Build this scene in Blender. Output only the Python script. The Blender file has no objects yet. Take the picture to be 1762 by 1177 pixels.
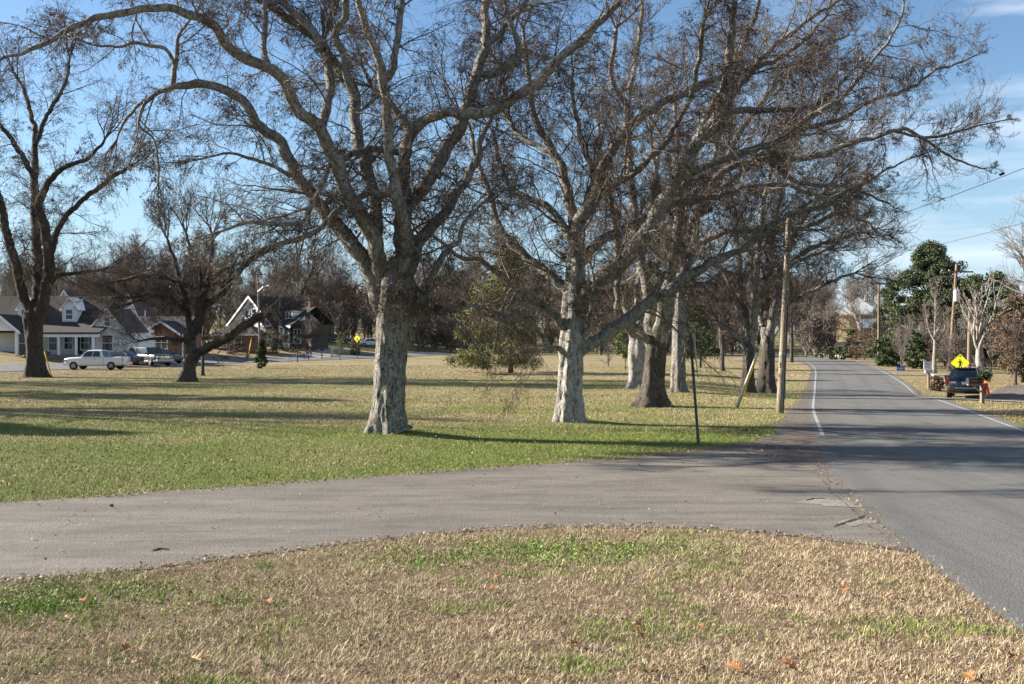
import bpy, bmesh, math, random
import numpy as np
from mathutils import Vector, Matrix, noise as mnoise
R = math.radians
scene = bpy.context.scene
COL = scene.collection
# ---------------------------------------------------------------- camera, sky, sun, exposure
F, CX, HY, CH = 1713.0, 881.0, 590.0, 2.7      # focal length in photo pixels, centre column, horizon row, eye height
cam = bpy.data.objects.new("camera", bpy.data.cameras.new("camera")); COL.objects.link(cam)
cam.location = (0, 0, CH); cam.rotation_euler = (R(90), 0, 0)
cam.data.sensor_width = 36; cam.data.lens = 36 * F / 1762; cam.data.shift_y = (HY - 588.5) / 1762
cam.data.clip_start = 0.1; cam.data.clip_end = 6000
scene.camera = cam
SUN_EL, SUN_DIR = R(25), Vector((-0.968, 0.25, 0)).normalized()   # towards the sun, on the ground plane
w = bpy.data.worlds.new("World"); scene.world = w; w.use_nodes = True
nt = w.node_tree; nt.nodes.clear()
wo = nt.nodes.new("ShaderNodeOutputWorld"); bg = nt.nodes.new("ShaderNodeBackground")
sky = nt.nodes.new("ShaderNodeTexSky"); sky.sky_type = 'NISHITA'; sky.sun_disc = False
sky.sun_elevation = SUN_EL; sky.sun_rotation = math.atan2(SUN_DIR.x, SUN_DIR.y)
sky.air_density = 1.0; sky.dust_density = 0.3; sky.ozone_density = 2.4; sky.altitude = 200
tc = nt.nodes.new("ShaderNodeTexCoord")
mp = nt.nodes.new("ShaderNodeMapping"); mp.inputs['Scale'].default_value = (2.2, 2.2, 13.0); mp.inputs['Location'].default_value = (0.35, 0.2, 0.1)
cn = nt.nodes.new("ShaderNodeTexNoise"); cn.inputs['Scale'].default_value = 1.6; cn.inputs['Detail'].default_value = 7; cn.inputs['Roughness'].default_value = 0.55
cr = nt.nodes.new("ShaderNodeValToRGB"); cr.color_ramp.elements[0].position = 0.40; cr.color_ramp.elements[1].position = 0.60
cr.color_ramp.elements[1].color = (0.75, 0.75, 0.75, 1)
mixc = nt.nodes.new("ShaderNodeMix"); mixc.data_type = 'RGBA'
nt.links.new(tc.outputs['Generated'], mp.inputs['Vector']); nt.links.new(mp.outputs[0], cn.inputs['Vector'])
nt.links.new(cn.outputs[0], cr.inputs[0]); cm = nt.nodes.new("ShaderNodeMapRange"); cm.inputs[1].default_value = 0.15; cm.inputs[2].default_value = 0.5; sx = nt.nodes.new("ShaderNodeSeparateXYZ")
nt.links.new(tc.outputs['Generated'], sx.inputs[0]); nt.links.new(sx.outputs[0], cm.inputs[0])
cmul = nt.nodes.new("ShaderNodeMath"); cmul.operation = 'MULTIPLY'; nt.links.new(cr.outputs[0], cmul.inputs[0]); nt.links.new(cm.outputs[0], cmul.inputs[1]); nt.links.new(cmul.outputs[0], mixc.inputs[0])
sepz = nt.nodes.new("ShaderNodeSeparateXYZ"); nt.links.new(tc.outputs['Generated'], sepz.inputs[0])
hz = nt.nodes.new("ShaderNodeMapRange"); hz.inputs[1].default_value = -0.02; hz.inputs[2].default_value = 0.24; hz.inputs[3].default_value = 0.85; hz.inputs[4].default_value = 0.0
hz.interpolation_type = 'SMOOTHSTEP'; nt.links.new(sepz.outputs[2], hz.inputs[0])
mixh = nt.nodes.new("ShaderNodeMix"); mixh.data_type = 'RGBA'; nt.links.new(hz.outputs[0], mixh.inputs[0])
hs = nt.nodes.new('ShaderNodeHueSaturation'); hs.inputs['Saturation'].default_value = 1.08; nt.links.new(sky.outputs[0], hs.inputs['Color']); nt.links.new(hs.outputs[0], mixh.inputs[6]); mixh.inputs[7].default_value = (2.5, 3.8, 5.0, 1)     # pale blue air low in the sky
nt.links.new(mixh.outputs[2], mixc.inputs[6]); mixc.inputs[7].default_value = (6.3, 6.8, 7.6, 1)
nt.links.new(mixc.outputs[2], bg.inputs[0]); nt.links.new(bg.outputs[0], wo.inputs[0])
bg.inputs[1].default_value = 0.0525
sl = bpy.data.lights.new("sun", 'SUN'); sl.energy = 5.0; sl.angle = R(0.53); sl.color = (1.0, 0.93, 0.82)
so = bpy.data.objects.new("sun", sl); COL.objects.link(so)
sd = Vector((SUN_DIR.x * math.cos(SUN_EL), SUN_DIR.y * math.cos(SUN_EL), math.sin(SUN_EL)))
so.rotation_euler = sd.to_track_quat('Z', 'Y').to_euler()
scene.view_settings.view_transform = 'Standard'; scene.view_settings.look = 'None'
scene.view_settings.gamma = 1; scene.view_settings.exposure = 1.74
scene.cycles.max_bounces = 5; scene.cycles.diffuse_bounces = 1; scene.cycles.transparent_max_bounces = 6

# ---------------------------------------------------------------- terrain height
RA, RU, RN = np.array([-43.7, 86.5]), np.array([0.36, 0.933]), np.array([-0.933, 0.36])   # far street: a point, its direction, its left
def sst(a, b, x):
    t = np.clip((x - a) / (b - a), 0, 1); return t * t * (3 - 2 * t)
def g(x, y):
    x = np.asarray(x, float); y = np.asarray(y, float)
    yy = np.maximum(y, 1.0)
    mid = np.interp(y, [0, 40, 85, 140, 200, 260, 400, 900], [0, 0, .3, .5, 1.1, 2.6, 7, 12])
    rgt = np.interp(y, [0, 40, 60, 90, 115, 165, 200, 260, 400, 900], [0, 0, -.3, .05, .35, .4, 1.9, 4, 7, 12])
    t = sst(.17, .28, x / yy)
    z = mid * (1 - t) + rgt * t
    s = (x - RA[0]) * RN[0] + (y - RA[1]) * RN[1]
    z = z + (np.where(s > -3.0, .055 * (np.minimum(s, 3.4) + 3.0), 0) + np.where(s > 3.4, np.minimum(.105 * (s - 3.4), 1.75 + .035 * (s - 20)), 0)) * sst(30, 60, y)
    z = z - .3 * np.exp(-((x - 26.5) / 3.2) ** 2 - ((y - 58) / 7) ** 2)
    z = z + .22 * np.exp(-((x + 3.4) / 1.6) ** 2 - ((y - 28.3) / 1.5) ** 2)
    z = z + .12 * np.exp(-((x - 1.9) / 1.4) ** 2 - ((y - 33.2) / 1.3) ** 2)
    return z
def gz(x, y): return float(g(x, y))
def G0(px, py):                      # near ground (z = 0)
    Y = CH * F / (py - HY); return ((px - CX) * Y / F, Y)
def at(px, Y): return ((px - CX) * Y / F, Y)
def P3(px, py, Y): return ((px - CX) * Y / F, Y, CH - (py - HY) * Y / F)

# ---------------------------------------------------------------- mesh helpers
def mesh_np(name, V, quads=None, tris=None, smooth=True):
    me = bpy.data.meshes.new(name)
    q = np.zeros((0, 4), np.int32) if quads is None else np.asarray(quads, np.int32)
    t = np.zeros((0, 3), np.int32) if tris is None else np.asarray(tris, np.int32)
    me.vertices.add(len(V)); me.vertices.foreach_set("co", np.asarray(V, np.float32).ravel())
    nl = q.size + t.size
    me.loops.add(nl); me.loops.foreach_set("vertex_index", np.concatenate([q.ravel(), t.ravel()]).astype(np.int32))
    me.polygons.add(len(q) + len(t))
    st = np.concatenate([np.arange(len(q)) * 4, q.size + np.arange(len(t)) * 3]).astype(np.int32)
    me.polygons.foreach_set("loop_start", st)
    if smooth: me.polygons.foreach_set("use_smooth", np.ones(len(q) + len(t), bool))
    me.update(calc_edges=True); me.validate(); return me
def link(name, me, mat, parent=None, **props):
    o = bpy.data.objects.new(name, me); COL.objects.link(o)
    if mat is not None and me is not None and not me.materials: me.materials.append(mat)
    if parent is not None: o.parent = parent
    for k, v in props.items(): o[k] = v
    return o
def thing(name, label, cat, loc=(0, 0, 0), rz=0.0, group=None):
    o = bpy.data.objects.new(name, None); COL.objects.link(o)
    o.location = loc; o.rotation_euler = (0, 0, rz); o['label'] = label; o['category'] = cat
    if group: o['group'] = group
    return o
def dup(root, loc, rz=0, sc=(1, 1, 1), label=None, group=None):
    r = root.copy(); COL.objects.link(r); r.location = loc; r.rotation_euler = (0, 0, rz); r.scale = sc
    if label: r['label'] = label
    if group: r['group'] = group
    for ch in list(root.children):
        c = ch.copy(); COL.objects.link(c); c.parent = r
        for gch in ch.children:
            d = gch.copy(); COL.objects.link(d); d.parent = c
    return r
class MB:                            # collects boxes, prisms, tubes into one mesh
    def __init__(s): s.v = []; s.f = []; s.sm = False
    def add(s, v, f):
        n = len(s.v); s.v += [tuple(p) for p in v]; s.f += [tuple(i + n for i in q) for q in f]; return s
    def box(s, x0, x1, y0, y1, z0, z1):
        return s.add([(x0, y0, z0), (x1, y0, z0), (x1, y1, z0), (x0, y1, z0), (x0, y0, z1), (x1, y0, z1), (x1, y1, z1), (x0, y1, z1)],
                     [(0, 3, 2, 1), (4, 5, 6, 7), (0, 1, 5, 4), (1, 2, 6, 5), (2, 3, 7, 6), (3, 0, 4, 7)])
    def prism(s, pts, a0, a1, axis='y'):     # polygon extruded along an axis; pts are the two other coordinates in order
        n = len(pts)
        mk = {'y': lambda p, a: (p[0], a, p[1]), 'x': lambda p, a: (a, p[0], p[1]), 'z': lambda p, a: (p[0], p[1], a)}[axis]
        v = [mk(p, a0) for p in pts] + [mk(p, a1) for p in pts]
        return s.add(v, [tuple(range(n))[::-1], tuple(range(n, 2 * n))] + [(i, (i + 1) % n, n + (i + 1) % n, n + i) for i in range(n)])
    def tube(s, pts, rad, sides=8, cap=True):
        pts = [Vector(p) for p in pts]; rad = rad if hasattr(rad, '__len__') else [rad] * len(pts)
        n0 = len(s.v)
        for i, p in enumerate(pts):
            t = (pts[min(i + 1, len(pts) - 1)] - pts[max(i - 1, 0)]).normalized()
            a = t.cross(Vector((0.31, 0.95, 0.07)) if abs(t.z) > .9 else Vector((0, 0, 1))).normalized(); b = t.cross(a)
            for k in range(sides):
                q = p + (a * math.cos(2 * math.pi * k / sides) + b * math.sin(2 * math.pi * k / sides)) * rad[i]
                s.v.append(tuple(q))
        for i in range(len(pts) - 1):
            for k in range(sides):
                A = n0 + i * sides + k; B = n0 + i * sides + (k + 1) % sides
                s.f.append((A, B, B + sides, A + sides))
        if cap:
            s.f.append(tuple(n0 + k for k in range(sides))[::-1]); s.f.append(tuple(n0 + (len(pts) - 1) * sides + k for k in range(sides)))
        return s
    def build(s, name, mat, parent=None, bevel=0, smooth=False, **props):
        me = bpy.data.meshes.new(name); me.from_pydata(s.v, [], s.f)
        bm = bmesh.new(); bm.from_mesh(me)
        bmesh.ops.recalc_face_normals(bm, faces=bm.faces)
        if bevel:
            try: bmesh.ops.bevel(bm, geom=[e for e in bm.edges if e.calc_face_angle(0) > .6], offset=bevel, segments=2, affect='EDGES', profile=.6)
            except Exception: pass
        bm.to_mesh(me); bm.free()
        if smooth:
            for p in me.polygons: p.use_smooth = True
        me.update(); return link(name, me, mat, parent, **props)

# ---------------------------------------------------------------- materials
def mat(name, col, rough=.7, metal=0.0, spec=.3):
    m = bpy.data.materials.new(name); m.use_nodes = True; b = m.node_tree.nodes['Principled BSDF']
    b.inputs['Base Color'].default_value = (*col, 1); b.inputs['Roughness'].default_value = rough; b.inputs['Metallic'].default_value = metal
    b.inputs['Specular IOR Level'].default_value = spec; return m
class NT:
    def __init__(s, m): s.m = m; s.t = m.node_tree; s.b = s.t.nodes['Principled BSDF']
    def n(s, typ, **kw):
        x = s.t.nodes.new(typ)
        for k, v in kw.items():
            if k.startswith('_'): setattr(x, k[1:], v)
            else: x.inputs[k.replace('__', ' ')].default_value = v
        return x
    def l(s, a, b): s.t.links.new(a, b)
    def coord(s, kind='Object', scale=(1, 1, 1)):
        if kind == 'Position': o = s.n('ShaderNodeNewGeometry').outputs['Position']
        else: o = s.n('ShaderNodeTexCoord').outputs[kind]
        mp = s.n('ShaderNodeMapping', Scale=scale); s.l(o, mp.inputs[0]); return mp.outputs[0]
    def noise(s, vec, scale, detail=4, rough=.55, dist=0):
        x = s.n('ShaderNodeTexNoise', Scale=scale, Detail=detail, Roughness=rough, Distortion=dist); s.l(vec, x.inputs['Vector']); return x.outputs[0]
    def ramp(s, fac, p0, p1, c0=(0, 0, 0), c1=(1, 1, 1)):
        x = s.n('ShaderNodeValToRGB'); e = x.color_ramp.elements
        e[0].position = p0; e[1].position = p1; e[0].color = (*c0, 1); e[1].color = (*c1, 1); s.l(fac, x.inputs[0]); return x.outputs[0]
    def mix(s, fac, a, b, mode='MIX'):
        x = s.n('ShaderNodeMix', _data_type='RGBA', _blend_type=mode)
        for i, v in ((0, fac), (6, a), (7, b)):
            if isinstance(v, tuple): x.inputs[i].default_value = (*v, 1)
            elif isinstance(v, (int, float)): x.inputs[i].default_value = v
            else: s.l(v, x.inputs[i])
        return x.outputs[2]
    def math(s, op, a, b=0.0):
        x = s.n('ShaderNodeMath', _operation=op)
        for i, v in ((0, a), (1, b)):
            if isinstance(v, (int, float)): x.inputs[i].default_value = v
            else: s.l(v, x.inputs[i])
        return x.outputs[0]
    def color(s, c): s.l(c, s.b.inputs['Base Color'])
    def bump(s, h, strength=.5, dist=.02):
        x = s.n('ShaderNodeBump', Strength=strength, Distance=dist); s.l(h, x.inputs['Height']); s.l(x.outputs[0], s.b.inputs['Normal'])
M = {}
def mk_bark(name, light, dark, lichen, sc=1.0, amt=.5, bump=.8):
    m = mat(name, light, .9, 0, .15); n = NT(m)
    v = n.coord('Object', (9 * sc, 9 * sc, 2.6 * sc)); v2 = n.coord('Object', (1, 1, 1))
    a = n.noise(v, 1.3, 7, .65, .6); fine = n.noise(v2, 28 * sc, 5, .7); big = n.noise(v2, 1.6 * sc, 4, .6); bl = n.noise(v2, 7 * sc, 5, .65)
    c = n.mix(n.ramp(a, .36, .55), dark, light)
    c = n.mix(n.math('MULTIPLY', n.ramp(bl, .50, .62), amt), c, lichen)
    c = n.mix(n.math('MULTIPLY', n.ramp(fine, .38, .52, (1, 1, 1), (0, 0, 0)), .6), c, dark)
    c = n.mix(n.math('MULTIPLY', n.ramp(big, .5, .72), .45), c, (dark[0] * 1.6, dark[1] * 1.5, dark[2] * 1.3))
    n.color(c)
    vf_ = n.n('ShaderNodeTexVoronoi', Scale=3.4, _feature='DISTANCE_TO_EDGE'); wv_ = n.n('ShaderNodeVectorMath', _operation='ADD'); n.l(v, wv_.inputs[0]); nd_ = n.n('ShaderNodeTexNoise', Scale=2.0, Detail=4.0); n.l(v, nd_.inputs['Vector']); n.l(nd_.outputs['Color'], wv_.inputs[1]); n.l(wv_.outputs[0], vf_.inputs['Vector'])
    fis = n.ramp(vf_.outputs['Distance'], .0, .10); c = n.mix(n.math('MULTIPLY', n.math('SUBTRACT', 1.0, fis), .55), c, dark); n.color(c)
    a = n.math('ADD', a, n.math('MULTIPLY', fis, .5))
    h = n.math('ADD', n.math('MULTIPLY', a, 1.0), n.math('MULTIPLY', fine, .45)); n.bump(h, min(1, bump * 1.25), .08); return m
M['bark'] = mk_bark('bark', (.46, .425, .37), (.08, .066, .053), (.53, .515, .46), 1.0, .65)
M['bark_smooth'] = mk_bark('bark_smooth', (.51, .485, .435), (.14, .12, .097), (.57, .565, .51), .8, .6, .55)
M['bark_limb'] = mk_bark('bark_limb', (.43, .40, .35), (.08, .067, .057), (.52, .52, .46), 1.0, .6, .6)
M['bark_brown'] = mk_bark('bark_brown', (.20, .165, .135), (.055, .045, .038), (.27, .26, .22), 1.0, .5)
M['bark_dark'] = mk_bark('bark_dark', (.14, .12, .10), (.045, .038, .032), (.20, .19, .16), 1.0, .4)
M['bark_far'] = mk_bark('bark_far', (.20, .175, .15), (.07, .058, .05), (.26, .245, .21), .5, .4, .4)
M['bark_pale'] = mk_bark('bark_pale', (.38, .34, .29), (.18, .15, .125), (.42, .39, .34), .6, .4, .4)
M['twig'] = mat('twig', (.078, .058, .047), .85, 0, .15)
M['branch_dark'] = mk_bark('branch_dark', (.155, .13, .108), (.06, .05, .042), (.2, .185, .16), 1.2, .4, .3)
M['branch'] = mk_bark('branch_bark', (.235, .205, .172), (.085, .07, .058), (.30, .285, .24), 1.2, .5, .3)
M['twig_far'] = mat('twig_far', (.16, .135, .115), .9, 0, .1)
M['twig_red'] = mat('twig_red', (.18, .135, .11), .9, 0, .1)
def mk_leaf(name, c0, c1, rough=.55, trans=0.0):
    m = mat(name, c0, rough, 0, .18); n = NT(m)
    r = n.n('ShaderNodeNewGeometry').outputs['Random Per Island']
    n.color(n.ramp(r, 0, 1, c0, c1)); return m
M['dead_leaf'] = mk_leaf('dead_leaf', (.10, .065, .045), (.22, .15, .105), .8)
M['oak_leaf'] = mk_leaf('oak_leaf', (.26, .13, .065), (.42, .23, .12), .75)
M['magnolia'] = mk_leaf('magnolia', (.034, .05, .024), (.12, .145, .068), .55)
M['cedar'] = mk_leaf('cedar', (.085, .095, .03), (.22, .215, .075), .7)
M['cedar_dark'] = mk_leaf('cedar_dark', (.03, .045, .02), (.075, .09, .035), .7)
M['shrub'] = mk_leaf('shrub', (.025, .05, .02), (.06, .09, .03), .6)
M['shrub_brown'] = mk_leaf('shrub_brown', (.085, .058, .038), (.165, .108, .066), .7)
M['pine'] = mk_leaf('pine', (.07, .10, .03), (.15, .17, .05), .65)
# lawn
def lawn_mask(n, pos):               # 1 where green, 0 where dormant straw
    return n
def mk_lawn():
    m = mat('lawn', (.2, .17, .08), .95, 0, .1); n = NT(m)
    p = n.coord('Position'); sep = n.n('ShaderNodeSeparateXYZ'); n.l(p, sep.inputs[0]); X, Y = sep.outputs[0], sep.outputs[1]
    st = n.coord('Position', (.35, 1, 1)); big = n.noise(st, .16, 4, .6); med = n.noise(p, .9, 5, .65); fine = n.noise(p, 11, 5, .7); vf = n.noise(p, 60, 3, .7)
    def band(a, b, c, d):
        r1 = n.n('ShaderNodeMapRange'); n.l(Y, r1.inputs[0]); r1.inputs[1].default_value = a; r1.inputs[2].default_value = b
        r2 = n.n('ShaderNodeMapRange'); n.l(Y, r2.inputs[0]); r2.inputs[1].default_value = c; r2.inputs[2].default_value = d; r2.inputs[3].default_value = 1; r2.inputs[4].default_value = 0
        return n.math('MULTIPLY', r1.outputs[0], r2.outputs[0])
    gb = n.math('MULTIPLY', band(15, 16.5, 26, 36), .33)
    green = n.math('ADD', n.math('ADD', n.math('MULTIPLY', big, .9), n.math('MULTIPLY', med, .45)), gb)
    green = n.math('ADD', green, n.math('MULTIPLY', n.math('SUBTRACT', fine, .5), .35))
    far = n.math('MULTIPLY', band(55, 80, 135, 170), -.10); green = n.math('ADD', green, far)
    near = n.n('ShaderNodeMapRange'); n.l(Y, near.inputs[0]); near.inputs[1].default_value = 12; near.inputs[2].default_value = 15.5; near.inputs[3].default_value = -.25; near.inputs[4].default_value = 0
    green = n.math('ADD', green, near.outputs[0])
    gm = n.ramp(green, .56, .82)
    straw = n.mix(fine, (.17, .122, .075), (.40, .315, .195)); straw = n.mix(n.math('MULTIPLY', n.ramp(med, .5, .7), .4), straw, (.20, .155, .075)); nb = n.n('ShaderNodeMapRange'); n.l(Y, nb.inputs[0]); nb.inputs[1].default_value = 15.5; nb.inputs[2].default_value = 14.0; straw = n.mix(n.math('MULTIPLY', nb.outputs[0], .75), straw, (.17, .122, .078))
    grn = n.mix(fine, (.06, .075, .018), (.19, .22, .055)); grn = n.mix(n.math('MULTIPLY', n.ramp(vf, .45, .6), .5), grn, (.20, .20, .075))
    c = n.mix(gm, straw, grn)
    bare = n.noise(st, .4, 5, .6); c = n.mix(n.math('MULTIPLY', n.ramp(bare, .60, .72), .5), c, (.13, .095, .065))
    c = n.mix(n.math('MULTIPLY', n.ramp(vf, .35, .5, (1, 1, 1), (0, 0, 0)), .45), c, (.055, .045, .025))
    n.color(c); n.bump(n.math('ADD', fine, n.math('MULTIPLY', vf, .6)), .9, .06); return m
M['lawn'] = mk_lawn()
def mk_asphalt(name, base, patch, agg, streak, rough=.85, lanes=.5):
    m = mat(name, base, rough, 0, .25); n = NT(m)
    p = n.coord('Position'); s = n.coord('Position', streak)
    a = n.noise(p, 42, 4, .85); b = n.noise(p, 3.6, 7, .8); big = n.noise(p, .45, 5, .6); st = n.noise(s, 1.0, 4, .6); st2 = n.noise(s, 2.4, 4, .7); pit = n.noise(p, 24, 4, .7)
    vo = n.n('ShaderNodeTexVoronoi', Scale=34.0); n.l(p, vo.inputs['Vector'])
    c = n.mix(n.ramp(a, .34, .66), tuple(v * .58 for v in base), tuple(min(1, v * 1.32) for v in base))
    c = n.mix(n.math('MULTIPLY', n.ramp(vo.outputs['Distance'], .0, .25, (1, 1, 1), (0, 0, 0)), agg), c, tuple(min(1, v * 1.8) for v in base))
    c = n.mix(n.math('MULTIPLY', n.ramp(st, .42, .60), .85 * lanes + .2), c, patch)
    c = n.mix(n.math('MULTIPLY', n.ramp(st2, .50, .64), .8 * lanes), c, tuple(v * .62 for v in patch))
    c = n.mix(n.math('MULTIPLY', n.ramp(big, .45, .72), .4), c, tuple(v * .75 for v in patch))
    c = n.mix(n.math('MULTIPLY', n.ramp(b, .55, .68), .5), c, tuple(v * .48 for v in base)); c = n.mix(n.math('MULTIPLY', n.ramp(pit, .60, .70), .6), c, tuple(v * .3 for v in base))
    ac = n.n('ShaderNodeAttribute', _attribute_name='across').outputs['Fac']; wob_ = n.math('ADD', ac, n.math('MULTIPLY', n.math('SUBTRACT', big, .5), .10))
    tr_ = n.math('SINE', n.math('MULTIPLY', wob_, 25.13)); oil = n.math('MULTIPLY', n.ramp(tr_, .35, 1.0), n.ramp(st, .3, .65)); c = n.mix(n.math('MULTIPLY', oil, .42), c, tuple(v * .5 for v in base))
    sp_ = n.noise(p, 1.3, 3, .5); c = n.mix(n.math('MULTIPLY', n.ramp(sp_, .64, .70), .35), c, tuple(v * .45 for v in base))
    n.color(c); n.bump(n.math('ADD', n.math('ADD', a, b), n.math('MULTIPLY', vo.outputs['Distance'], .8)), .55, .015); return m
M['asphalt_side'] = mk_asphalt('asphalt_side', (.176, .158, .136), (.108, .095, .08), .35, (.32, 1.5, 1))
M['asphalt_main'] = mk_asphalt('asphalt_main', (.148, .142, .133), (.112, .108, .102), .25, (1.6, .10, 1), .85, .35)
M['asphalt_far'] = mk_asphalt('asphalt_far', (.15, .15, .155), (.13, .13, .135), .1, (.5, .5, 1))
M['gravel'] = mk_asphalt('gravel', (.135, .115, .097), (.15, .115, .085), .6, (1, 1, 1))
M['worn'] = mk_asphalt('worn_asphalt', (.24, .222, .192), (.19, .172, .147), .5, (1, 1, 1))
M['concrete'] = mk_asphalt('concrete', (.33, .30, .26), (.27, .24, .2), .15, (1, 1, 1))
def mk_paintline():
    m = mat('road_paint', (.62, .62, .60), .7); n = NT(m); p = n.coord('Position')
    n.color(n.mix(n.ramp(n.noise(p, 9, 6, .8), .42, .60), (.19, .18, .17), (.40, .40, .385))); return m
M['paint_white'] = mk_paintline()
print('base ok')
# ---------------------------------------------------------------- ground sheet
def axis_coords(a, b, step, far):
    c = list(np.arange(a, b + .01, step)); s = step; lo, hi = [], []
    x = b
    while x < far: s *= 1.35; x += s; hi.append(x)
    s = step; x = a
    while x > -far: s *= 1.35; x -= s; lo.append(x)
    return np.array(lo[::-1] + c + hi)
gx = axis_coords(-110, 100, 1.2, 3000); gy = axis_coords(-16, 260, 1.2, 3000)
XX, YY = np.meshgrid(gx, gy); V = np.stack([XX, YY, g(XX, YY)], -1).reshape(-1, 3)
nx, ny = len(gx), len(gy); idx = np.arange(nx * ny).reshape(ny, nx)
Q = np.stack([idx[:-1, :-1], idx[:-1, 1:], idx[1:, 1:], idx[1:, :-1]], -1).reshape(-1, 4)
link('ground', mesh_np('ground', V, Q), M['lawn'], kind='structure')
# ---------------------------------------------------------------- roads
XLy = [-4, 8, 13.4, 22, 28.9, 40, 64, 88, 102, 125, 150, 165, 178, 190, 205]
XLx = [4.0, 4.6, 5.2, 6.9, 8.85, 11.9, 19.3, 26.7, 30.8, 36.6, 41.0, 41.6, 38.5, 31, 16]
def smooth_curve(ys, xs, n=400):
    t = np.linspace(ys[0], ys[-1], n); x = np.interp(t, ys, xs)
    k = np.ones(15) / 15; xp = np.pad(x, 7, mode='edge'); x2 = np.convolve(xp, k, 'valid'); x2[:8] = x[:8]; x2[-8:] = x[-8:]; return t, x2
rt, rx = smooth_curve(XLy, XLx)
def XL(y): return np.interp(y, rt, rx)
WROAD = 6.4
def strip(name, left, right, mat_, lift, rows=6, **props):     # left/right: (n,2) polylines of equal length, draped on the ground
    left, right = np.asarray(left), np.asarray(right); n = len(left)
    f = np.linspace(0, 1, rows)[None, :, None]
    P = left[:, None, :] * (1 - f) + right[:, None, :] * f
    z = g(P[..., 0], P[..., 1]) + lift
    V = np.concatenate([P, z[..., None]], -1).reshape(-1, 3); idx = np.arange(n * rows).reshape(n, rows)
    Q = np.stack([idx[:-1, :-1], idx[:-1, 1:], idx[1:, 1:], idx[1:, :-1]], -1).reshape(-1, 4)
    me = mesh_np(name, V, Q); at_ = me.attributes.new('across', 'FLOAT', 'POINT'); at_.data.foreach_set('value', np.tile(np.linspace(0, 1, rows), n).astype(np.float32))
    return link(name, me, mat_, **props)
ym = np.concatenate([np.arange(-4, 60, .4), np.arange(60, 204, 1.0)])
rng = np.random.default_rng(5)
def wob(n, a): return np.convolve(rng.normal(0, 1, n + 6), np.ones(7) / 7, 'valid') * a
xl = XL(ym)
lf = .012 + .02 * sst(40, 70, ym)
strip('main_road', np.stack([xl, ym], 1), np.stack([xl + WROAD + .35 + wob(len(ym), .08), ym], 1), M['asphalt_main'], lf[:, None], 9, kind='structure')
ys = np.concatenate([np.arange(22.5, 75, .4), np.arange(75, 160, 2.)])
wsh = np.interp(ys, [22, 24, 27, 31, 40, 50, 60, 80, 160], [1.2, 1.25, 1.3, 1.25, .95, .6, .45, .3, .25]) + wob(len(ys), .22)
strip('road_shoulder', np.stack([XL(ys) - wsh, ys], 1), np.stack([XL(ys) + .02, ys], 1), M['gravel'], (.008 + .018 * sst(40, 70, ys))[:, None], 4, kind='structure')
for nm, off, y0, y1 in (('road_marking', .12, 28.9, 178), ('road_marking', WROAD - .12, 8, 190)):
    yl = np.arange(y0, y1, .5); c = XL(yl) + off
    strip(nm, np.stack([c, yl], 1), np.stack([c + .115, yl], 1), M['paint_white'], (.018 + .026 * sst(40, 70, yl))[:, None], 2, kind='structure')
# side street: far edge and near edge read off the photograph on the flat ground
far_px = [(-500, 905), (-150, 878), (0, 865), (200, 852), (400, 838), (600, 823.5), (800, 808), (950, 797), (1100, 786), (1180, 779), (1250, 769), (1310, 756), (1350, 741)]
near_px = [(-600, 1040), (-200, 1020), (0, 1003), (200, 985), (400, 962), (600, 936), (800, 916), (950, 909), (1080, 907), (1200, 911), (1350, 923), (1480, 938), (1560, 952)]
FAR = np.array([G0(*p) for p in far_px]); NEAR = np.array([G0(*p) for p in near_px])
def respl(P, n):
    d = np.r_[0, np.cumsum(np.hypot(*np.diff(P, axis=0).T))]; t = np.linspace(0, d[-1], n)
    return np.stack([np.interp(t, d, P[:, 0]), np.interp(t, d, P[:, 1])], 1)
NS = 160
fe = respl(FAR, NS); ne = respl(NEAR, NS); fe[:, 1] += wob(NS, .10); ne[:, 1] += wob(NS, .11)
strip('side_street', fe, ne, M['asphalt_side'], .005, 24, kind='structure')
# fill between the side street's end and the main road
seam = np.stack([XL(np.linspace(fe[-1, 1], ne[-1, 1], 30)) + .03, np.linspace(fe[-1, 1], ne[-1, 1], 30)], 1)
endl = np.stack([np.linspace(fe[-1, 0], ne[-1, 0], 30), np.linspace(fe[-1, 1], ne[-1, 1], 30)], 1)
strip('side_street_mouth', endl, seam, M['asphalt_side'], .0065, 12, kind='structure')
# worn concrete-coloured patches and a crack in the mouth of the side street
def blob(name, cx, cy, rx_, ry_, mat_, lift, seed, rot=0, n=48):
    r = np.random.default_rng(seed); ph = r.uniform(0, 6.28, 6); a = np.linspace(0, 2 * math.pi, n, endpoint=False)
    k = 1 + sum(r.uniform(.04, .16) * np.sin((j + 2) * a + ph[j]) for j in range(6))
    x, y = rx_ * k * np.cos(a), ry_ * k * np.sin(a); c, s_ = math.cos(rot), math.sin(rot)
    V = [(cx, cy, lift)] + [(cx + x[i] * c - y[i] * s_, cy + x[i] * s_ + y[i] * c, lift) for i in range(n)]
    return link(name, mesh_np(name, V, None, [(0, i + 1, (i + 1) % n + 1) for i in range(n)]), mat_, kind='structure')
c = G0(1432, 866); blob('worn_patch', c[0], c[1], .50, .38, M['worn'], .0105, 1)
c = G0(1470, 899); blob('worn_patch', c[0] + .05, c[1], .36, .22, M['worn'], .0105, 2, .5)
M['crack'] = mat('crack', (.022, .02, .018), .95)
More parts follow.
